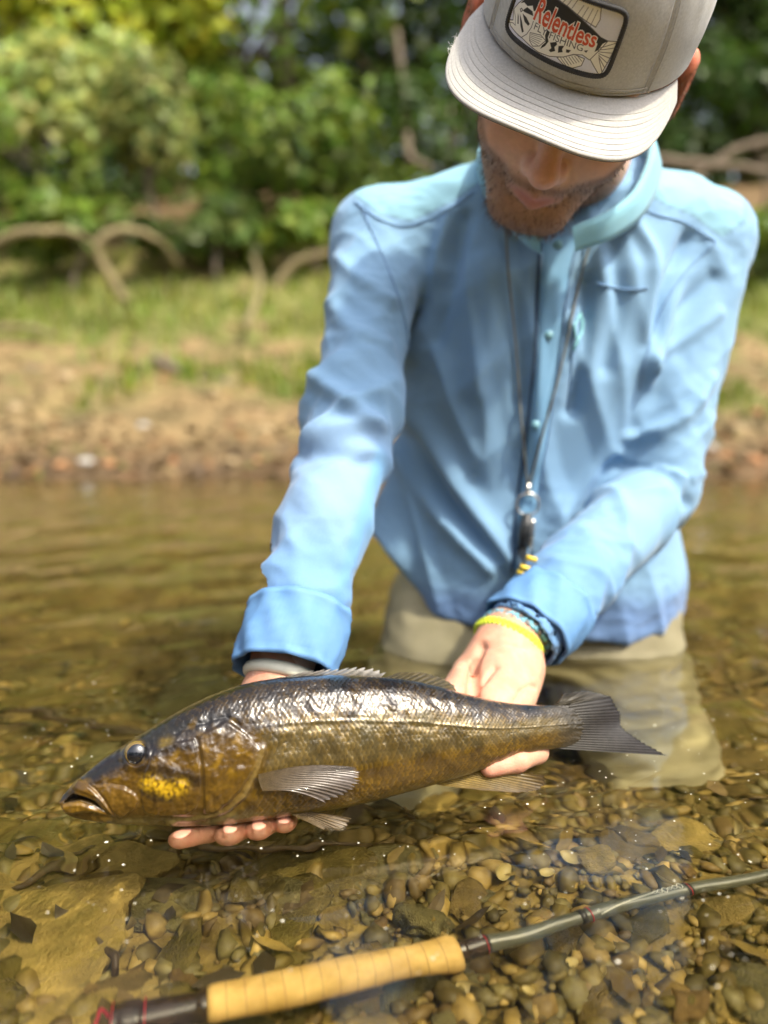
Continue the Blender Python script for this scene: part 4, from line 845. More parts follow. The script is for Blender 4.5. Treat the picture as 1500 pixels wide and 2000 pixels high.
M_skin = pmat('skin', (.86, .80, .76), (1, 1, 1), 160, .46, r2=.66, bump=.45, bscale=700, bdist=.0009, attr=True, attr_mix=.6, sss=.25, subsurf_scale=.006, spec=.3)
pbody = add('body', np.vstack([HV, LV, RV, BV]), np.vstack([HQ, LQ+n1_, RQ+n2_, BQ+n3_]), M_skin, person, True, np.clip(np.vstack([HC, LC, RC, BC]), 0, 1))
pbody['label'] = 'bowed head with short ginger brown beard, and wet bare hands'
# beard: short strands
rb = np.random.default_rng(3); w = np.where((beard_f > .25), beard_f, 0)*np.clip((hv[:, 1] < .02), 0, 1); pick = rb.choice(len(hv), 9000, p=w/w.sum())
b0 = hv[pick]+rb.normal(0, .0012, (9000, 3)); nn = HN[pick]; dirs = nrm_rows(nn*.30+np.array((0, -.10, -.85))+rb.normal(0, .38, (9000, 3))); Ls = rb.uniform(.0025, .0075, 9000)[:, None]*(.6+.8*sstep(-.06, -.10, b0[:, 2]))[:, None]
sd2 = nrm_rows(np.cross(dirs, rb.normal(size=(9000, 3))))*.00019; b0 = b0-nn*.0006
Vb = np.stack([b0-sd2, b0+sd2, b0+dirs*Ls*.6+nn*.0004+sd2*.7, b0+dirs*Ls*.6+nn*.0004-sd2*.7, b0+dirs*Ls], 1).reshape(-1, 3); i = np.arange(9000)*5
cb = np.array((.17, .085, .04))*rb.uniform(.4, 1.4, 9000)[:, None]; cb[rb.random(9000) < .25] = (.07, .04, .025)
beard = add('beard', hw(Vb), [np.stack([i, i+1, i+2, i+3], -1), np.stack([i+3, i+2, i+4], -1)], pmat('hair', (.8, .8, .8), (1, 1, 1), 100, .45, attr=True, attr_mix=1), person, False, np.repeat(cb, 5, 0)); tag(beard, kind='stuff')

# ------------------------------------------------------------------ waders
lo = np.array((-.12, .68, -.44)); hi = np.array((.46, 1.27, .20)); hb = .007; P = grid_pts(lo, hi, hb)
f = np.maximum(torso_sd(P, .004), P[..., 2]-.16)
for a, b_, c_ in ((hipL, knL, anL), (hipR, knR, anR)): f = smin(f, sd_seg(P, a, b_, .094, .070), .03); f = smin(f, sd_seg(P, b_, c_, .066, .05), .03)
V, Q = nets(f, lo, hb); N_ = vnormals(V, Q)
V = V+N_*(.006*(1-np.abs(vnoise(V*np.array((14, 14, 30)), 21))*2)+.004*vnoise(V*40, 22))[:, None]
M_wad = pmat('wader_cloth', (.36, .32, .18), (.46, .41, .26), 18, .75, bump=.3, bscale=500, bdist=.0005, attr=True, attr_mix=1)
wc = np.broadcast_to(np.array((1., 1, 1)), V.shape)*(1-.45*sstep(.075, .03, V[:, 2]+.018*vnoise(V*22, 6))*(.25+.75*sstep(-.05, .0, V[:, 2])))[:, None]; wad = add('waders', V, Q, M_wad, person, True, wc); wad.cycles.is_caustics_receiver = True; wad['label'] = 'tan waders, soaked below the water line'

# ------------------------------------------------------------------ shirt
lo = np.array((-.10, .55, .0)); hi = np.array((.47, 1.14, .585)); hb = .0036; P = grid_pts(lo, hi, hb)
hem = np.interp(P[..., 0], [-.04, -.01, .02, .06, .12, .28, .38], [.155, .135, .10, .05, .035, .022, .03])
flare = .014*sstep(.22, .06, P[..., 2])
f = torso_sd(P, .012)-flare
sho = smin(sd_seg(P, SLp, NB+vec(-.03, .02, -.02), .054, .058), sd_seg(P, SRp, NB+vec(.03, .02, -.02), .056, .058), .03)
f = smin(f, sho, .045); f = smin(f, sd_seg(P, at(812, 900, .99), at(752, 1075, .955), .022, .034), .04)
armL = smin(sd_seg(P, SLp, ELp, .052, .0410), sd_seg(P, ELp, WLp+nrm(ELp-WLp)*.0, .0430, .0370), .025)
armR = smin(sd_seg(P, SRp, ERp, .053, .0430), sd_seg(P, ERp, WRp, .0450, .0365), .022)
f = np.maximum(f, hem-P[..., 2])
f = smin(f, armL, .018); f = smin(f, armR, .012)
uL = nrm(WLp-ELp); uR = nrm(WRp-ERp)
f = np.maximum(f, np.where(np.linalg.norm(P-WLp, axis=-1) < .09, (P-WLp)@uL, -1)); f = np.maximum(f, np.where(np.linalg.norm(P-WRp, axis=-1) < .09, (P-WRp)@uR, -1))
# hollow cuffs
f = smax(f, -sd_seg(P, WLp-uL*.03, WLp+uL*.05, .033, .0355), .002); f = smax(f, -sd_seg(P, WRp-uR*.04, WRp+uR*.05, .032, .0345), .002)
f = smax(f, -sd_seg(P, NB+vec(0, .0, .02), hw((0, .028, -.05)), .060, .064), .01)
V, Q = nets(f, lo, hb); V = relax(V, Q, 2, .5); N_ = vnormals(V, Q)
def seg_t(V, a, b_):
    ba = b_-a; t = np.clip(((V-a)@ba)/(ba@ba), 0, 1); q = V-a-t[:, None]*ba; return t, np.linalg.norm(q, axis=1), q
def arm_w(V, S_, E_, W_):
    t1, d1, q1 = seg_t(V, S_, E_); t2, d2, q2 = seg_t(V, E_, W_); near = np.minimum(d1, d2); 
    along = np.where(d1 < d2, t1*np.linalg.norm(E_-S_), np.linalg.norm(E_-S_)+t2*np.linalg.norm(W_-E_)); q = np.where((d1 < d2)[:, None], q1, q2)
    return near, along, q
disp = np.zeros(len(V)); aw = np.zeros(len(V)); AL = np.zeros(len(V)); isL = np.zeros(len(V), bool)
for S_, E_, W_, sgn, seed in ((SLp, ELp, WLp, 1, 1), (SRp, ERp, WRp, -1, 2)):
    near, along, q = arm_w(V, S_, E_, W_); wgt = sstep(.075, .055, near); La = np.linalg.norm(E_-S_); Lt = La+np.linalg.norm(W_-E_)
    sh1 = along+sgn*.55*q[:, 0]+.35*q[:, 2]
    k1 = np.stack([(along+sgn*.9*q[:, 0]+.7*q[:, 2])*12, q[:, 0]*7, q[:, 1]*7], -1)
    r1 = 1.6*np.clip(1-np.abs(vnoise(k1+seed*5, 50+seed))*4.2, 0, 1)**1.4-.4
    k2 = np.stack([(along-sgn*1.1*q[:, 0]-.4*q[:, 1])*20, q[:, 0]*10, q[:, 1]*10], -1); r2_ = 1.6*np.clip(1-np.abs(vnoise(k2+seed*9, 60+seed))*4.2, 0, 1)**1.4-.4
    el = np.exp(-((along-La)/.06)**2); wr_ = sstep(Lt-.10, Lt-.03, along)
    amp = .0026+.0042*el+.0030*wr_+.0018*sstep(La, La+.1, along)
    dd = amp*(np.clip(r1, -1, 1)*.9+.45*np.clip(r2_, -1, 1))*sstep(0, .04, along)
    dd *= sstep(.05, .075, Lt-along)*.92+.08
    dd += .0012*np.exp(-((Lt-along-.028)/.0022)**2)*0-.0022*np.exp(-((Lt-along-.052)/.003)**2)
    take = wgt > aw; disp = np.where(take, dd*wgt, disp); AL = np.where(take, along/Lt, AL); isL = np.where(take, sgn > 0, isL); aw = np.maximum(aw, wgt)
front = np.clip(-N_[:, 1], 0, 1)**.5; tw_ = 1-aw
k1 = np.stack([(V[:, 0]+.28*V[:, 2])*16, V[:, 1]*5, V[:, 2]*3.2], -1); r1 = 1.6*np.clip(1-np.abs(vnoise(k1+3, 71))*3.6, 0, 1)**1.3-.4
k2 = np.stack([(V[:, 0]-.5*V[:, 2])*11, V[:, 1]*5, V[:, 2]*7], -1); r2_ = 1.6*np.clip(1-np.abs(vnoise(k2+8, 72))*3.6, 0, 1)**1.3-.4
disp += tw_*(.0042*np.clip(r1, -1, 1.2)+.0028*np.clip(r2_, -1, 1.2))
# individual creases of the front, as seen on the cloth
def img(px, py, Y=.86): p = at(px, py, Y); return (p[0], p[2])
folds = [([(800, 780), (850, 880), (930, 1000), (1005, 1120)], .011, .013), ([(815, 860), (880, 980), (960, 1080), (1000, 1130)], -.010, .010), ([(880, 420), (850, 520), (822, 620), (810, 690)], .008, .010), ([(905, 430), (880, 560), (850, 660)], -.007, .009), ([(720, 400), (760, 500), (790, 600), (800, 680)], .007, .009),
         ([(790, 900), (860, 1010), (960, 1110)], .008, .011), ([(1220, 440), (1260, 520), (1250, 640), (1260, 750)], .007, .008), ([(1180, 470), (1190, 600), (1170, 720)], -.006, .009), ([(1130, 560), (1125, 680), (1110, 800)], -.010, .009), ([(1210, 890), (1120, 980), (1060, 1080)], .009, .012), ([(1000, 480), (1005, 640), (1015, 780)], -.005, .010), ([(940, 520), (950, 640), (930, 760)], .005, .012), ([(1340, 470), (1290, 560), (1250, 680)], -.008, .008), ([(1370, 500), (1300, 620), (1260, 720)], .006, .008)]
for pts, A_, w_ in folds:
    d = polydist(V[:, 0], V[:, 2], spline([img(*p) for p in pts], 24).tolist()); disp += 1.35*A_*np.exp(-(d/w_)**2)*front*(.15+.85*tw_)
for S_, E_, pts, A_, w_ in ((SLp, ELp, [(650, 480), (700, 540), (760, 590)], .006, .007), (SLp, ELp, [(645, 590), (690, 650), (750, 680)], .006, .008), (SLp, ELp, [(610, 735), (680, 780), (740, 830)], .008, .008), (SLp, ELp, [(600, 850), (660, 830), (730, 820)], .007, .008), (SLp, ELp, [(560, 900), (640, 870), (720, 890)], -.007, .008),
                      (SRp, ERp, [(1200, 850), (1260, 850), (1330, 810), (1390, 740)], .007, .007), (SRp, ERp, [(1190, 910), (1270, 910), (1330, 980)], -.006, .009), (SRp, ERp, [(1280, 690), (1340, 660), (1410, 610)], .004, .007), (SRp, ERp, [(1270, 640), (1330, 600), (1400, 540)], -.004, .008)):
    d = polydist(V[:, 0], V[:, 2], spline([img(p[0], p[1], .80 if S_ is SLp else .85) for p in pts], 20).tolist()); disp += 1.3*A_*np.exp(-(d/w_)**2)*front*aw
cr = np.clip(1-np.abs(vnoise(V*np.array((34, 34, 52))+vnoise(V*14, 81)[:, None]*1.5, 82))*4, 0, 1)**1.5+.6*np.clip(1-np.abs(vnoise(V*np.array((70, 70, 95))+3, 83))*4, 0, 1)**1.5
disp += .0013*cr*sstep(-.25, .35, vnoise(V*9, 84)+.35*sstep(.7, .9, AL)*(aw > .5)+.3*sstep(.16, .06, V[:, 2]))
V = V+N_*disp[:, None]; V = relax(V, Q, 1, .35)
V[:, 2] = np.maximum(V[:, 2], .006)
# yoke panels in the paler cloth, wet hem and cuffs darker, sleeve panels
blue = np.array((.205, .365, .565)); C = np.broadcast_to(blue, V.shape).copy()
yl = polysd(V[:, 0], V[:, 2], [img(p[0], p[1], .88) for p in ((690, 380), (742, 425), (800, 438), (880, 405), (930, 372), (965, 300), (960, 240), (690, 330))])
yr = polysd(V[:, 0], V[:, 2], [img(p[0], p[1], .88) for p in ((1395, 470), (1340, 432), (1280, 415), (1235, 395), (1270, 330), (1270, 240), (1480, 330), (1440, 440))])
yo = np.maximum(sstep(.001, -.001, yl), sstep(.001, -.001, yr)); C = mixc(C, (.235, .455, .575), .9*yo)
seam = np.exp(-(np.minimum(np.abs(yl), np.abs(yr))/.0014)**2); C *= (1-.35*seam)[:, None]
wetz = sstep(.10, .055, V[:, 2]+.012*vnoise(V*18, 5)); C = mixc(C, (.115, .20, .42), .8*wetz)
pnl = sstep(.0, .01, (V[:, 0]-np.interp(V[:, 2], [.08, .20, .30], [-.066, -.030, .0])))*sstep(.55, .62, AL)*isL*(aw > .5)
C = mixc(C, (.15, .37, .66), .7*pnl)
C = mixc(C, (.25, .37, .60), .5*(1-pnl)*isL*sstep(.5, .6, AL)*sstep(.93, .88, AL)*(aw > .5))
C = mixc(C, (.125, .27, .52), .75*sstep(.70, .86, AL+.05*vnoise(V*20, 15))*(aw > .5))
C *= (1+.05*vnoise(V*25, 3))[:, None]
M_shirt = pmat('shirt_cloth', (.90, .90, .90), (1, 1, 1), 900, .78, attr=True, attr_mix=1, bump=.25, bscale=1400, bdist=.0004, sheen=.15, spec=.25)
shirt = add('shirt', V, Q, M_shirt, person, True, np.clip(C, 0, 1)); shirt['label'] = 'light blue long sleeved button shirt with paler shoulder panels and wet hem'
BVH = BVHTree.FromPolygons([tuple(v) for v in V.tolist()], [tuple(q) for q in Q.tolist()])
def onshirt(px, py, off=.0015, Y=.80):
    o_ = Vector(CAM); d = Vector(nrm(ray(px, py))); hit = BVH.ray_cast(o_+d*.5, d)
    if hit[0] is None: return at(px, py, Y)
    return np.array(hit[0]-d*off)
def ribbon(pts_l, pts_r, off, th=.0012, n=60, nc=7):
    a = spline(pts_l, n); b_ = spline(pts_r, n); g = np.linspace(0, 1, nc); V = []
    for i in range(n):
        for t in g:
            p = a[i]*(1-t)+b_[i]*t; V.append(onshirt(p[0], p[1], -.001+(off+th)*(1-abs(2*t-1)**10)))
    V = np.array(V).reshape(n, nc, 3)
    k = np.ones(7)/7
    for c_ in range(nc):
        for ax_ in range(3): V[:, c_, ax_] = np.convolve(np.pad(V[:, c_, ax_], 3, mode='edge'), k, 'valid')
    return V.reshape(-1, 3), grid_faces(n, nc)
M_shirt2 = pmat('shirt_trim', (.165, .355, .57), (.19, .38, .60), 60, .78, bump=.2, bscale=1400, bdist=.0004, sheen=.15, spec=.25)
M_yoke = pmat('shirt_yoke_trim', (.21, .46, .585), (.235, .49, .61), 60, .78, bump=.2, bscale=1400, bdist=.0004, sheen=.15, spec=.25)
V_, F_ = ribbon([(1058, 455), (1052, 560), (1046, 700), (1028, 860), (1010, 1000), (1002, 1120)], [(1128, 455), (1108, 560), (1092, 700), (1068, 860), (1045, 1000), (1030, 1120)], .0040)
add('placket', V_, F_, M_shirt2, shirt)
for px, py in ((1090, 478), (1072, 655), (1046, 830), (1024, 1010)):
    p = onshirt(px, py, .0046); d = nrm(CAM-p); MB().tube([p, p+d*.0011], .0048, 16).build('button', pmat('button', (.16, .36, .46), (.2, .41, .5), 50, .35) if 'M_button' not in globals() else M_button, shirt)
def seamline(pts, r, m, name='seam', off=.0014):
    q = spline(pts, 40); MB().tube([onshirt(p[0], p[1], off) for p in q], r, 6).build(name, m, shirt)
M_seam = pmat('seam_thread', (.13, .24, .42), (.17, .3, .5), 100, .8)
seamline([(1165, 553), (1200, 562), (1235, 566), (1265, 562)], .0011, M_seam, 'pocket_seam')
seamline([(1128, 560), (1122, 640), (1116, 720), (1108, 800)], .0010, M_seam, 'pocket_zip')
seamline([(690, 392), (745, 430), (800, 440), (880, 406), (925, 375)], .0007, M_seam, 'yoke_seam'); seamline([(1240, 398), (1280, 418), (1340, 436), (1398, 472)], .0007, M_seam, 'yoke_seam')
M_edge_shade = pmat('edge_shade', (.035, .065, .12), (.05, .09, .16), 100, .9)  # dark colour for a strip that stands in for shade beside the placket
seamline([(1056, 462), (1050, 560), (1044, 700), (1026, 860), (1008, 1000), (1000, 1118)], .0017, M_edge_shade, 'placket_seam_and_shade', .0005); seamline([(1130, 470), (1110, 560), (1094, 700), (1070, 860), (1047, 1000)], .0006, M_seam, 'placket_seam_and_shade', .0012)
seamline([(702, 398), (735, 470), (768, 550), (792, 630), (798, 680)], .0008, M_seam, 'sleeve_seam', .0008); seamline([(1400, 472), (1340, 530), (1290, 610), (1262, 700), (1250, 760)], .0008, M_seam, 'sleeve_seam', .0008)
pullm = pmat('zip_pull', (.2, .5, .55), (.25, .58, .62), 60, .5)
MB().tube([onshirt(px, py, .004) for px, py in ((1132, 610), (1138, 630), (1136, 650), (1126, 668), (1120, 685))], .0014, 7).build('zip_pull', pullm, shirt); MB().tube([onshirt(px, py, .004) for px, py in ((1134, 612), (1122, 634), (1124, 655), (1130, 672))], .0012, 7).build('zip_pull', pullm, shirt)
# cuffs: separate bands at the sleeve ends
def cuff(W_, u_, r0, r1, L_, seed):
    u_ = nrm(u_); a_ = nrm(np.cross(u_, (0, 0, 1.0))); b_ = np.cross(u_, a_); n_ = 72; t = np.arange(n_)*2*math.pi/n_; V = []
    prof = [(-L_, r0-.0035), (-L_-.001, r0), (-L_*.93, r0+.0012), (-L_*.9, r0+.0004), (-L_*.75, r0+.0012), (-L_*.6, r0+.001), (-L_*.45, r0+.0012), (-L_*.3, r0+.0006), (-L_*.17, r1+.0008), (-L_*.12, r1+.0001), (-.004, r1+.0006), (0, r1-.0004), (-.001, r1-.0022), (-.02, r1-.004), (-.05, r1-.007)]
    for x, r in prof:
        rr = r*(1+.035*np.sin(2*t+seed)+.016*np.sin(5*t+seed*2+x*60))+.0012*np.sin(9*t+seed+x*150)+.0018*np.clip(1-np.abs(vnoise(np.stack([np.cos(t)*2.2+seed, np.sin(t)*2.2, 0*t+x*30], -1), 9))*4, 0, 1)**1.5
        V.append(W_+u_*x+u_*(.004*np.sin(t+seed))[:, None]+(np.cos(t)*rr)[:, None]*a_+(np.sin(t)*rr)[:, None]*b_)
    return np.vstack(V), grid_faces(len(prof), n_, True)
M_cuff = pmat('wet_cuff', (.11, .25, .49), (.14, .285, .53), 40, .7, bump=.25, bscale=1400, bdist=.0004, spec=.25)
V_, F_ = cuff(WLp+uL*.006, uL, .0425, .0415, .056, 1.0); add('cuff', V_, F_, M_cuff, shirt)
V_, F_ = cuff(WRp-uR*.008, uR, .0415, .0410, .050, 2.3); add('cuff', V_, F_, M_cuff, shirt)
# collar: a standing band around the neck that opens to two points at the throat
cf = at(1100, 462, .775); cbk = NB+vec(.01, .075, .055); cl = at(958, 330, .87); cr = at(1268, 318, .87)
ring = spline([cf+vec(-.018, .004, -.002), at(1030, 440, .79), at(978, 385, .825), cl, NB+vec(-.060, .06, .045), cbk, NB+vec(.075, .06, .045), cr, at(1238, 395, .83), at(1180, 445, .79), cf+vec(.010, 0, -.001)], 90)
nax = nrm(hw((0, .028, -.05))-NB); ctr = ring.mean(0); outv = nrm_rows(ring-ctr-((ring-ctr)@nax)[:, None]*nax)
tt = np.linspace(0, 1, 90); hgt = .020+.016*np.sin(tt*math.pi)**1.0
prof = [(-.3, .0), (.0, .001), (.35, .000), (.7, -.001), (1.0, .000), (1.06, .004), (.95, .0075), (.6, .010), (.2, .0125), (-.12, .0145), (-.16, .0125)]
V_ = np.stack([ring+nax*(hgt*a)[:, None]+outv*b_+.0015*np.sin(tt*25)[:, None]*outv for a, b_ in prof], 1); 
add('collar', V_.reshape(-1, 3), grid_faces(90, len(prof)), M_yoke, shirt)
p = at(1190, 418, .775); d = nrm(CAM-p); MB().tube([p, p+d*.0012], .0042, 14).build('button', pmat('snap', (.5, .5, .48), (.6, .6, .58), 50, .3, metal=.5), shirt)

# ------------------------------------------------------------------ lanyard with nippers
lan = empty('lanyard', onshirt(1030, 985, .006)); tag(lan, 'grey cord lanyard with ring and black nippers hanging from the neck', 'lanyard')
M_cord = pmat('grey_cord', (.10, .11, .10), (.2, .2, .18), 500, .8, bump=.5, bscale=1500, bdist=.0004)
for pts in ([(988, 425), (992, 520), (1008, 680), (1018, 820), (1030, 945)], [(1158, 455), (1130, 560), (1095, 720), (1062, 840), (1034, 945)]):
    MB().tube([onshirt(p[0], p[1], .0055, .80) for p in spline(pts, 50)], .0013, 8).build('cord', M_cord, lan)
M_met = pmat('steel', (.5, .49, .46), (.62, .6, .56), 60, .25, metal=.9)
rc = onshirt(1031, 985, .010); a = np.linspace(0, 2*math.pi, 33); MB().tube([rc+vec(.0125*math.cos(q), 0, .0125*math.sin(q)) for q in a], .0014, 8, False).build('ring', M_met, lan)
q = [onshirt(1032, 944, .008), onshirt(1031, 968, .010)]; MB().tube(q, [.0030, .0022], 10).build('swivel', M_met, lan)
q = spline([onshirt(1030, 1002, .010), onshirt(1026, 1040, .012), onshirt(1022, 1085, .012), onshirt(1024, 1118, .010)], 20); MB().tube(q, np.interp(np.linspace(0, 1, 20), [0, .2, .6, 1], [.004, .0085, .009, .005]), 12).build('nipper_body', pmat('black_rubber', (.012, .014, .016), (.03, .032, .034), 60, .4, coat=.4), lan)
q2 = q+vec(.006, -.004, 0); MB().tube(q2[2:12], .0035, 8).build('steel_jaw', M_met, lan)
ym = pmat('yellow_plastic', (.6, .42, .03), (.7, .5, .05), 50, .4)
for px, py in ((1038, 1092), (1026, 1110), (1020, 1120)): p = onshirt(px, py, .016); MB().tube([p+vec(-.005, 0, .002), p+vec(.005, 0, -.001)], .0026, 8).build('yellow_clip', ym, lan)

# ------------------------------------------------------------------ bracelets
def bracelet(name, c, u, r, rad, m, lab, cat, flatn=1.0, braid=True, m2=None):
    u = nrm(u); a_ = nrm(np.cross(u, (0, 0, 1.0))); b_ = np.cross(u, a_); e = empty(name, c); tag(e, lab, cat)
    t = np.linspace(0, 2*math.pi, 121)
    base = c+r*np.cos(t)[:, None]*a_+r*.92*np.sin(t)[:, None]*b_
    if braid:
        for k in range(3):
            w1 = rad*.62*np.sin(t*14+k*2.094); w2 = rad*.5*np.sin(t*28+k*4.19); rr = nrm_rows(base-c)
            MB().tube(base+w1[:, None]*u+(w2+rad*.5)[:, None]*rr, rad*.62, 8, False).build('strand', m if k < 2 or m2 is None else m2, e)
    else:
        MB().tube(base, rad, 10, False).build('band', m, e)
    return e
uw = nrm(ERp-WRp)
bracelet('bracelet', wrr+uw*.004+vec(-.002, 0, 0), uw+vec(-.15, 0, .25), .0285, .0042, pmat('yellow_cord', (.52, .62, .02), (.68, .76, .06), 400, .7), 'neon yellow braided bracelet on the wrist above the fish tail', 'bracelet')
bracelet('bracelet', wrr+uw*.016+vec(-.001, 0, 0), uw+vec(-.15, 0, .25), .0295, .0038, pmat('blue_cord', (.12, .33, .45), (.2, .45, .55), 400, .7), 'blue and grey braided bracelet beside the yellow one', 'bracelet', m2=pmat('grey_cord2', (.12, .11, .10), (.22, .2, .19), 400, .7))
uwl = nrm(ELp-WLp); e = bracelet('wristband', wl_+uwl*.010, uwl, .0290, .0055, pmat('white_band', (.62, .62, .5), (.75, .74, .63), 60, .5), 'white wristband showing below the cuff over the fish back', 'wristband', braid=False)
CM = HM @ rz_(R(-9))
def cw(p): return np.asarray(p) @ CM.T + H0 + HM @ np.array((0, 0, -.010))
# ------------------------------------------------------------------ cap
cap = empty('baseball_cap', cw((0, .008, .05))); tag(cap, 'grey flat brim cap with a rectangular bass patch, worn on the bowed head', 'cap')
CRX, CRY, CYC, CH = .0875, .104, .008, .118
def capz0(a): return .046-.022*(1-np.cos(a))*.5
def crown_r(t): return (1-np.clip(t, 0, 1)**2.7)**(1/2.3)
def crown(a, t, off=0.0):
    a = np.asarray(a, float); t = np.asarray(t, float)
    def S_(a, t):
        r = crown_r(t); return np.stack([CRX*r*np.sin(a), CYC-CRY*r*np.cos(a), capz0(a)+CH*t+0*a], -1)
    p = S_(a, t); e = 1e-3; da = S_(a+e, t)-S_(a-e, t); dt = S_(a, np.minimum(t+e, .9999))-S_(a, np.maximum(t-e, 0))
    n_ = np.cross(da, dt); n_ /= np.linalg.norm(n_, axis=-1)[..., None]+1e-12
    return p+n_*np.asarray(off)[..., None]
M_cap = pmat('cap_cloth', (.40, .41, .415), (.54, .55, .555), 700, .85, bump=.35, bscale=1600, bdist=.0005, detail=6, stretch=(1, 1, .35), sheen=.1, spec=.2)
M_brimc = pmat('brim_cloth', (.37, .365, .355), (.49, .48, .47), 600, .85, bump=.35, bscale=1500, bdist=.0005, detail=6, sheen=.1, spec=.2)
M_capst = pmat('cap_stitch', (.38, .37, .36), (.48, .47, .45), 300, .9)
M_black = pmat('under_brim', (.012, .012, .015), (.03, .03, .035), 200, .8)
edges = [R(-47), R(47), R(105), R(180), R(255), R(313)]
for i in range(5):
    a0, a1 = edges[i], edges[i+1]; na, nt = 60 if i == 0 else 34, 60
    g = np.linspace(0, 1, na); t = np.linspace(0, .995, nt); G, TT = np.meshgrid(g, t, indexing='ij'); A_ = a0+(a1-a0)*G
    off = .0014*(1-np.abs(2*G-1)**14)-.0006+.0010*vnoise(np.stack([A_*6, TT*5, 0*A_+i], -1).reshape(-1, 3), 44).reshape(A_.shape)
    add('crown_panel', cw(crown(A_, TT, off).reshape(-1, 3)), grid_faces(na, nt), M_cap, cap)
for a0 in edges[:-1]:
    for da in (-.028, .028):
        t = np.linspace(.0, .98, 50); MB().tube(cw(crown(a0+da+0*t, t, .0011+0*t)), .00035, 5).build('seam_stitch', M_capst, cap)
p = crown(0.0, .9995); MB().tube(cw([[0, CYC, p[2]-.002], [0, CYC, p[2]+.004]]), [.007, .005], 14).build('button', M_cap, cap)
# band edge and rows of stitching at the bottom of the front
t = np.linspace(-.9, .9, 80)
for tz in (.030, .0): MB().tube(cw(crown(R(47)*t/.9, 0*t+tz+.012, .0013+0*t)), .0004, 5).build('seam_stitch', M_capst, cap)
# brim
def brim(b, s_):
    b = np.asarray(b, float); s_ = np.asarray(s_, float); be = b*(76/90)
    ix = CRX*1.0*np.sin(be); iy = CYC-CRY*np.cos(be)
    oxx = 0.0915*np.sign(np.sin(b))*np.abs(np.sin(b))**.72; oyy = CYC-CRY*math.cos(R(76))-.136*np.abs(np.cos(b))**.62
    x = ix+(oxx-ix)*s_; y = iy+(oyy-iy)*s_
    z = capz0(be)-.0005-.012*(np.abs(x)/.09)**2*(.35+.65*s_)-np.hypot(x-ix, y-iy)*math.tan(R(2))
    return np.stack([x, y, z], -1)
nb_, ns_ = 110, 36; bb = np.linspace(-math.pi/2*.985, math.pi/2*.985, nb_); ss = np.linspace(-.03, 1, ns_); BB, SS = np.meshgrid(bb, ss, indexing='ij')
top_ = brim(BB, SS); rows = [.30, .40, .50, .60, .69, .78, .87, .95]
dz = sum(-.00028*np.exp(-((SS-r)/.012)**2) for r in rows); top_[..., 2] += dz+.0003*vnoise(top_.reshape(-1, 3)*60, 3).reshape(SS.shape)
edge = np.stack([brim(bb, 0*bb+1.0)+np.array((0, 0, -.0012))+nrm_rows(brim(bb, 0*bb+1)-brim(bb, 0*bb+.9))*.0010], 1)
low_ = brim(bb, 0*bb+1.0)[:, None]+np.array((0, 0, -.0028))
bo = add('brim', cw(np.concatenate([top_, edge, low_], 1).reshape(-1, 3)), grid_faces(nb_, ns_+2), M_brimc, cap)
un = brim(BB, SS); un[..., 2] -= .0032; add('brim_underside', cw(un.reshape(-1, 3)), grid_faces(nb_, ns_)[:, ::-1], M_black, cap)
for r in rows: q = brim(bb[4:-4], 0*bb[4:-4]+r); q[:, 2] += .00005; MB().tube(cw(q), .00022, 5).build('stitch_row', M_capst, bo)
# frayed threads on the worn edge
mb = MB(); r_ = np.random.default_rng(2)
for k in range(40):
    b_ = r_.choice([-1.35, -1.3, .35, -.25])+r_.normal(0, .05); p = brim(b_, 1.0 if b_ < -1 else 0.02); q = p+r_.normal(0, .0022, 3)*np.array((1, 1, .6))+np.array((0, 0, .001)); mb.tube([p, (p+q)/2+r_.normal(0, .0006, 3), q], .00014, 4)
for i_ in range(len(mb.V)): mb.V[i_] = cw(mb.V[i_])
tag(mb.build('frayed_threads', pmat('thread', (.7, .69, .66), (.8, .79, .76), 100, .9), bo), kind='stuff')
# patch: base cloth, stitched border, printed drawing and lettering
QC = np.array([(365, -98), (1340, 120), (1195, 650), (270, 395)], float)     # drawing coordinates of its corners
PW, PHt = .084, .0455; nu_, nv_ = 460, 250
u = np.linspace(0, 1, nu_); v = np.linspace(0, 1, nv_); UU, VV = np.meshgrid(u, v, indexing='ij')
ZX = QC[0, 0]*(1-UU)*(1-VV)+QC[1, 0]*UU*(1-VV)+QC[2, 0]*UU*VV+QC[3, 0]*(1-UU)*VV; ZY = QC[0, 1]*(1-UU)*(1-VV)+QC[1, 1]*UU*(1-VV)+QC[2, 1]*UU*VV+QC[3, 1]*(1-UU)*VV
IM = np.broadcast_to(np.array((.74, .78, .97)), ZX.shape+(3,)).copy(); BLK = (.02, .02, .022); WHT = (.88, .88, .86); RED = (.66, .09, .035); INK = (.10, .10, .13)
def fill(poly, c, aa=4):
    global IM
    IM = mixc(IM, c, sstep(aa/2, -aa/2, polysd(ZX, ZY, poly)))
def stroke(pts, c, w):
    global IM
    IM = mixc(IM, c, sstep(w/2+1.5, w/2-1.5, polydist(ZX, ZY, pts)))
def outline(poly, w=7): stroke(list(poly)+[poly[0]], INK, w)
dors = [(650, 50), (725, 0), (850, 35), (1000, 55), (1105, 90), (1108, 170), (1080, 225), (950, 160), (830, 98), (720, 60)]; anal = [(800, 480), (940, 440), (1020, 470), (1000, 530), (930, 555), (860, 535)]
tail = [(1130, 372), (1190, 330), (1268, 342), (1215, 480), (1150, 625), (1090, 520), (1050, 450), (1090, 420)]
bodyp = [(330, 225), (370, 170), (440, 110), (520, 65), (600, 50), (720, 62), (830, 100), (950, 165), (1060, 240), (1130, 300), (1190, 330), (1130, 400), (1060, 480), (1000, 440), (930, 440), (850, 470), (740, 482), (640, 470), (560, 440), (480, 405), (400, 380), (330, 350), (300, 312), (345, 300)]
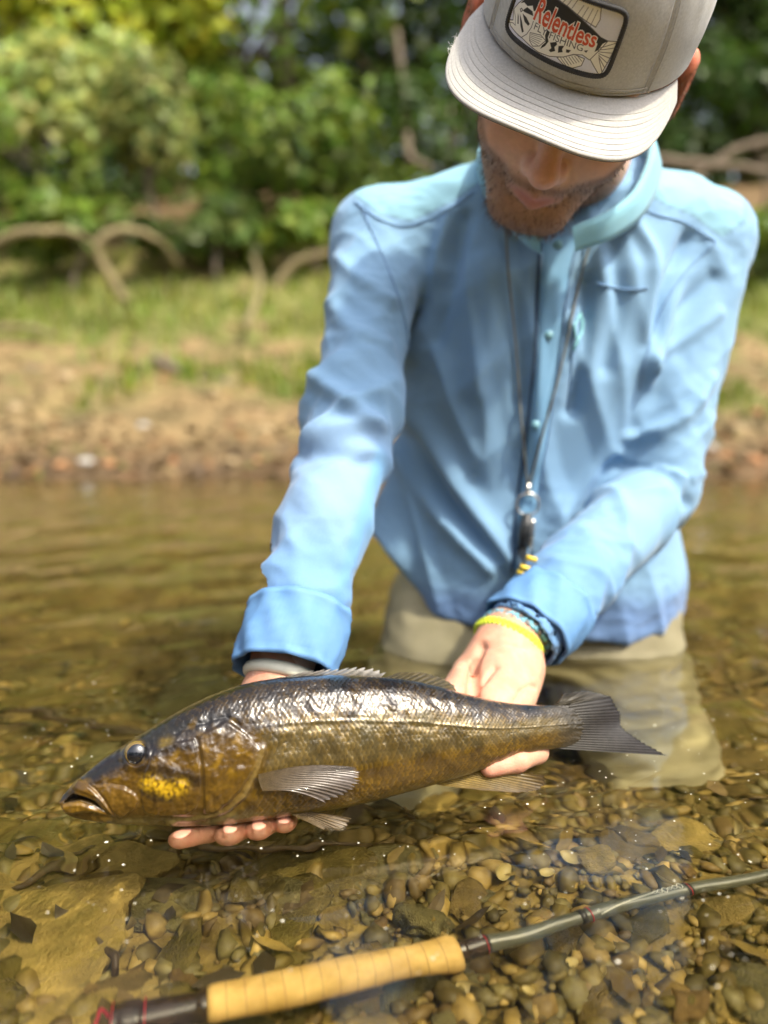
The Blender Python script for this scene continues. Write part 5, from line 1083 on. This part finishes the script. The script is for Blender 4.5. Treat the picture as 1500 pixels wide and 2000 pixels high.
for pl_ in (dors, anal, tail, bodyp): fill(pl_, WHT); outline(pl_)
for k in range(9): stroke([(700+42*k, 50+14*k), (735+42*k, 12+9*k)] if k < 5 else [(700+42*k, 62+20*k), (760+40*k, 40+8*k)], INK, 5)
for k in range(7): stroke([(1120+2*k, 385+14*k), (1262-16*k, 350+40*k)], INK, 6); stroke([(830+22*k, 478-5*k), (880+20*k, 540-8*k)], INK, 5)
fill([(390, 165), (440, 115), (520, 68), (600, 52), (720, 65), (830, 102), (950, 168), (1060, 243), (1130, 300), (1190, 332), (1150, 350), (1120, 400), (1092, 415), (1110, 350), (1050, 290), (960, 275), (930, 235), (880, 240), (830, 205), (770, 225), (720, 190), (680, 225), (640, 180), (590, 160), (540, 185), (520, 150), (470, 165), (430, 150)], BLK)
for pl_ in ([(430, 205), (470, 172), (530, 188), (545, 218), (500, 215), (450, 212)], [(435, 225), (480, 242), (525, 280), (512, 297), (470, 278)], [(406, 232), (442, 280), (478, 350), (462, 362), (436, 320)], [(384, 235), (400, 258), (413, 310), (400, 312)],
            [(690, 285), (717, 298), (705, 340), (715, 370), (690, 410), (650, 440), (662, 410), (690, 380), (678, 330)], [(728, 375), (782, 360), (790, 380), (770, 402), (780, 432), (742, 448), (725, 435), (745, 415)], [(803, 388), (850, 380), (835, 410), (842, 432), (803, 442)], [(868, 405), (908, 410), (890, 432), (868, 430)], [(1008, 405), (1042, 400), (1028, 422)], [(705, 255), (715, 245), (725, 258), (714, 268)]): fill(pl_, BLK)
pec = [(540, 340), (640, 335), (690, 368), (640, 420), (580, 435), (545, 400)]; fill(pec, WHT); outline(pec, 6); [stroke([(550, 350+k*12), (665-10*k, 350+k*17)], INK, 4) for k in range(5)]
stroke([(555, 250), (545, 300), (510, 360), (460, 400), (420, 390)], INK, 6); stroke([(335, 225), (365, 270), (380, 330), (350, 320), (300, 330)], INK, 5); stroke([(415, 195), (430, 205), (415, 220), (402, 205), (415, 195)], INK, 8)
def text_tris(body_, shear, offset):
    cu = bpy.data.curves.new('t', 'FONT'); cu.body = body_; cu.shear = shear; cu.offset = offset; cu.resolution_u = 4
    o = bpy.data.objects.new('t', cu); COL.objects.link(o); dg = bpy.context.evaluated_depsgraph_get(); me = o.evaluated_get(dg).to_mesh()
    me.calc_loop_triangles(); V = np.array([q.co[:2] for q in me.vertices]); T = np.array([q.vertices[:] for q in me.loop_triangles]); o.evaluated_get(dg).to_mesh_clear()
    bpy.data.objects.remove(o, do_unlink=True); bpy.data.curves.remove(cu); return V, T
def put_text(body_, x0, x1, y0, y1, h0, h1, shear, offset, c, ref_w):
    global IM
    V, T = text_tris(body_, shear, offset); f_ = V[:, 0]/ref_w; hh_ = h0+(h1-h0)*f_
    zx = x0+(x1-x0)*f_+V[:, 1]/.7*hh_*.20; zy = y0+(y1-y0)*f_-V[:, 1]/.7*hh_
    m = np.zeros(ZX.shape, bool); pts = np.stack([zx, zy], -1)
    for a, b_, c_ in pts[T]:
        lo_ = np.minimum(np.minimum(a, b_), c_); hi_ = np.maximum(np.maximum(a, b_), c_)
        w = np.nonzero((ZX > lo_[0]) & (ZX < hi_[0]) & (ZY > lo_[1]) & (ZY < hi_[1]))
        if len(w[0]) == 0: continue
        x, y = ZX[w], ZY[w]; d1 = (b_[0]-a[0])*(y-a[1])-(b_[1]-a[1])*(x-a[0]); d2 = (c_[0]-b_[0])*(y-b_[1])-(c_[1]-b_[1])*(x-b_[0]); d3 = (a[0]-c_[0])*(y-c_[1])-(a[1]-c_[1])*(x-c_[0])
        ins = ((d1 >= 0) & (d2 >= 0) & (d3 >= 0)) | ((d1 <= 0) & (d2 <= 0) & (d3 <= 0)); m[w[0][ins], w[1][ins]] = True
    IM[m] = c
rw = text_tris('Relentless', .1, 0)[0][:, 0].max()
put_text('Relentless', 540, 1085, 232, 378, 165, 118, .1, .060, WHT, rw); put_text('Relentless', 540, 1085, 232, 378, 165, 118, .1, .022, RED, rw)
rw = text_tris('FLY FISHING', 0, 0)[0][:, 0].max(); put_text('FLY FISHING', 562, 995, 305, 412, 54, 52, 0, .004, INK, rw)
tl_ = np.linspace(0, .99, 400); pr = crown(0*tl_, tl_); al = np.concatenate([[0], np.cumsum(np.linalg.norm(np.diff(pr, axis=0), axis=1))])
def patch_pos(p, q, off):                     # flat patch coordinates in metres -> on the crown front
    t = np.interp(.0375+q, al, tl_); return crown((p-.009)/(CRX*.985), t, off)
VP = patch_pos((UU-.5)*PW, (.5-VV)*PHt, .0026+0*UU)
rr = .006; cx_ = np.clip(np.abs((UU-.5)*PW)-(PW/2-rr), 0, 1); cy2 = np.clip(np.abs((.5-VV)*PHt)-(PHt/2-rr), 0, 1); keep = np.hypot(cx_, cy2) < rr+.0002
Fp = grid_faces(nu_, nv_)[:, ::-1]; kf = keep.reshape(-1)[Fp].all(1)
M_print = pmat('patch_print', (.93, .93, .93), (1, 1, 1), 900, .6, attr=True, attr_mix=1, bump=.15, bscale=2500, bdist=.0002)
patch = add('patch', cw(VP.reshape(-1, 3)), Fp[kf], M_print, cap, True, IM.reshape(-1, 3)); patch['label'] = 'pale patch with a black and white bass drawing and red lettering'
ang = np.linspace(0, 2*math.pi, 241); ca, sa = np.cos(ang), np.sin(ang); e_ = 9
bx = np.sign(ca)*np.abs(ca)**(2/e_)*(PW/2); by = np.sign(sa)*np.abs(sa)**(2/e_)*(PHt/2)
per = np.stack([bx, by], -1); Lp = np.concatenate([[0], np.cumsum(np.linalg.norm(np.diff(per, axis=0), axis=1))]); ti = np.linspace(0, Lp[-1], 481); bx = np.interp(ti, Lp, bx); by = np.interp(ti, Lp, by)
q = patch_pos(bx, by, .0024+0*bx); MB().tube(cw(q), .0019+.00018*np.sin(np.arange(481)*2.1), 10, False).build('patch_border', pmat('border_thread', (.018, .018, .02), (.05, .05, .055), 900, .8), patch)
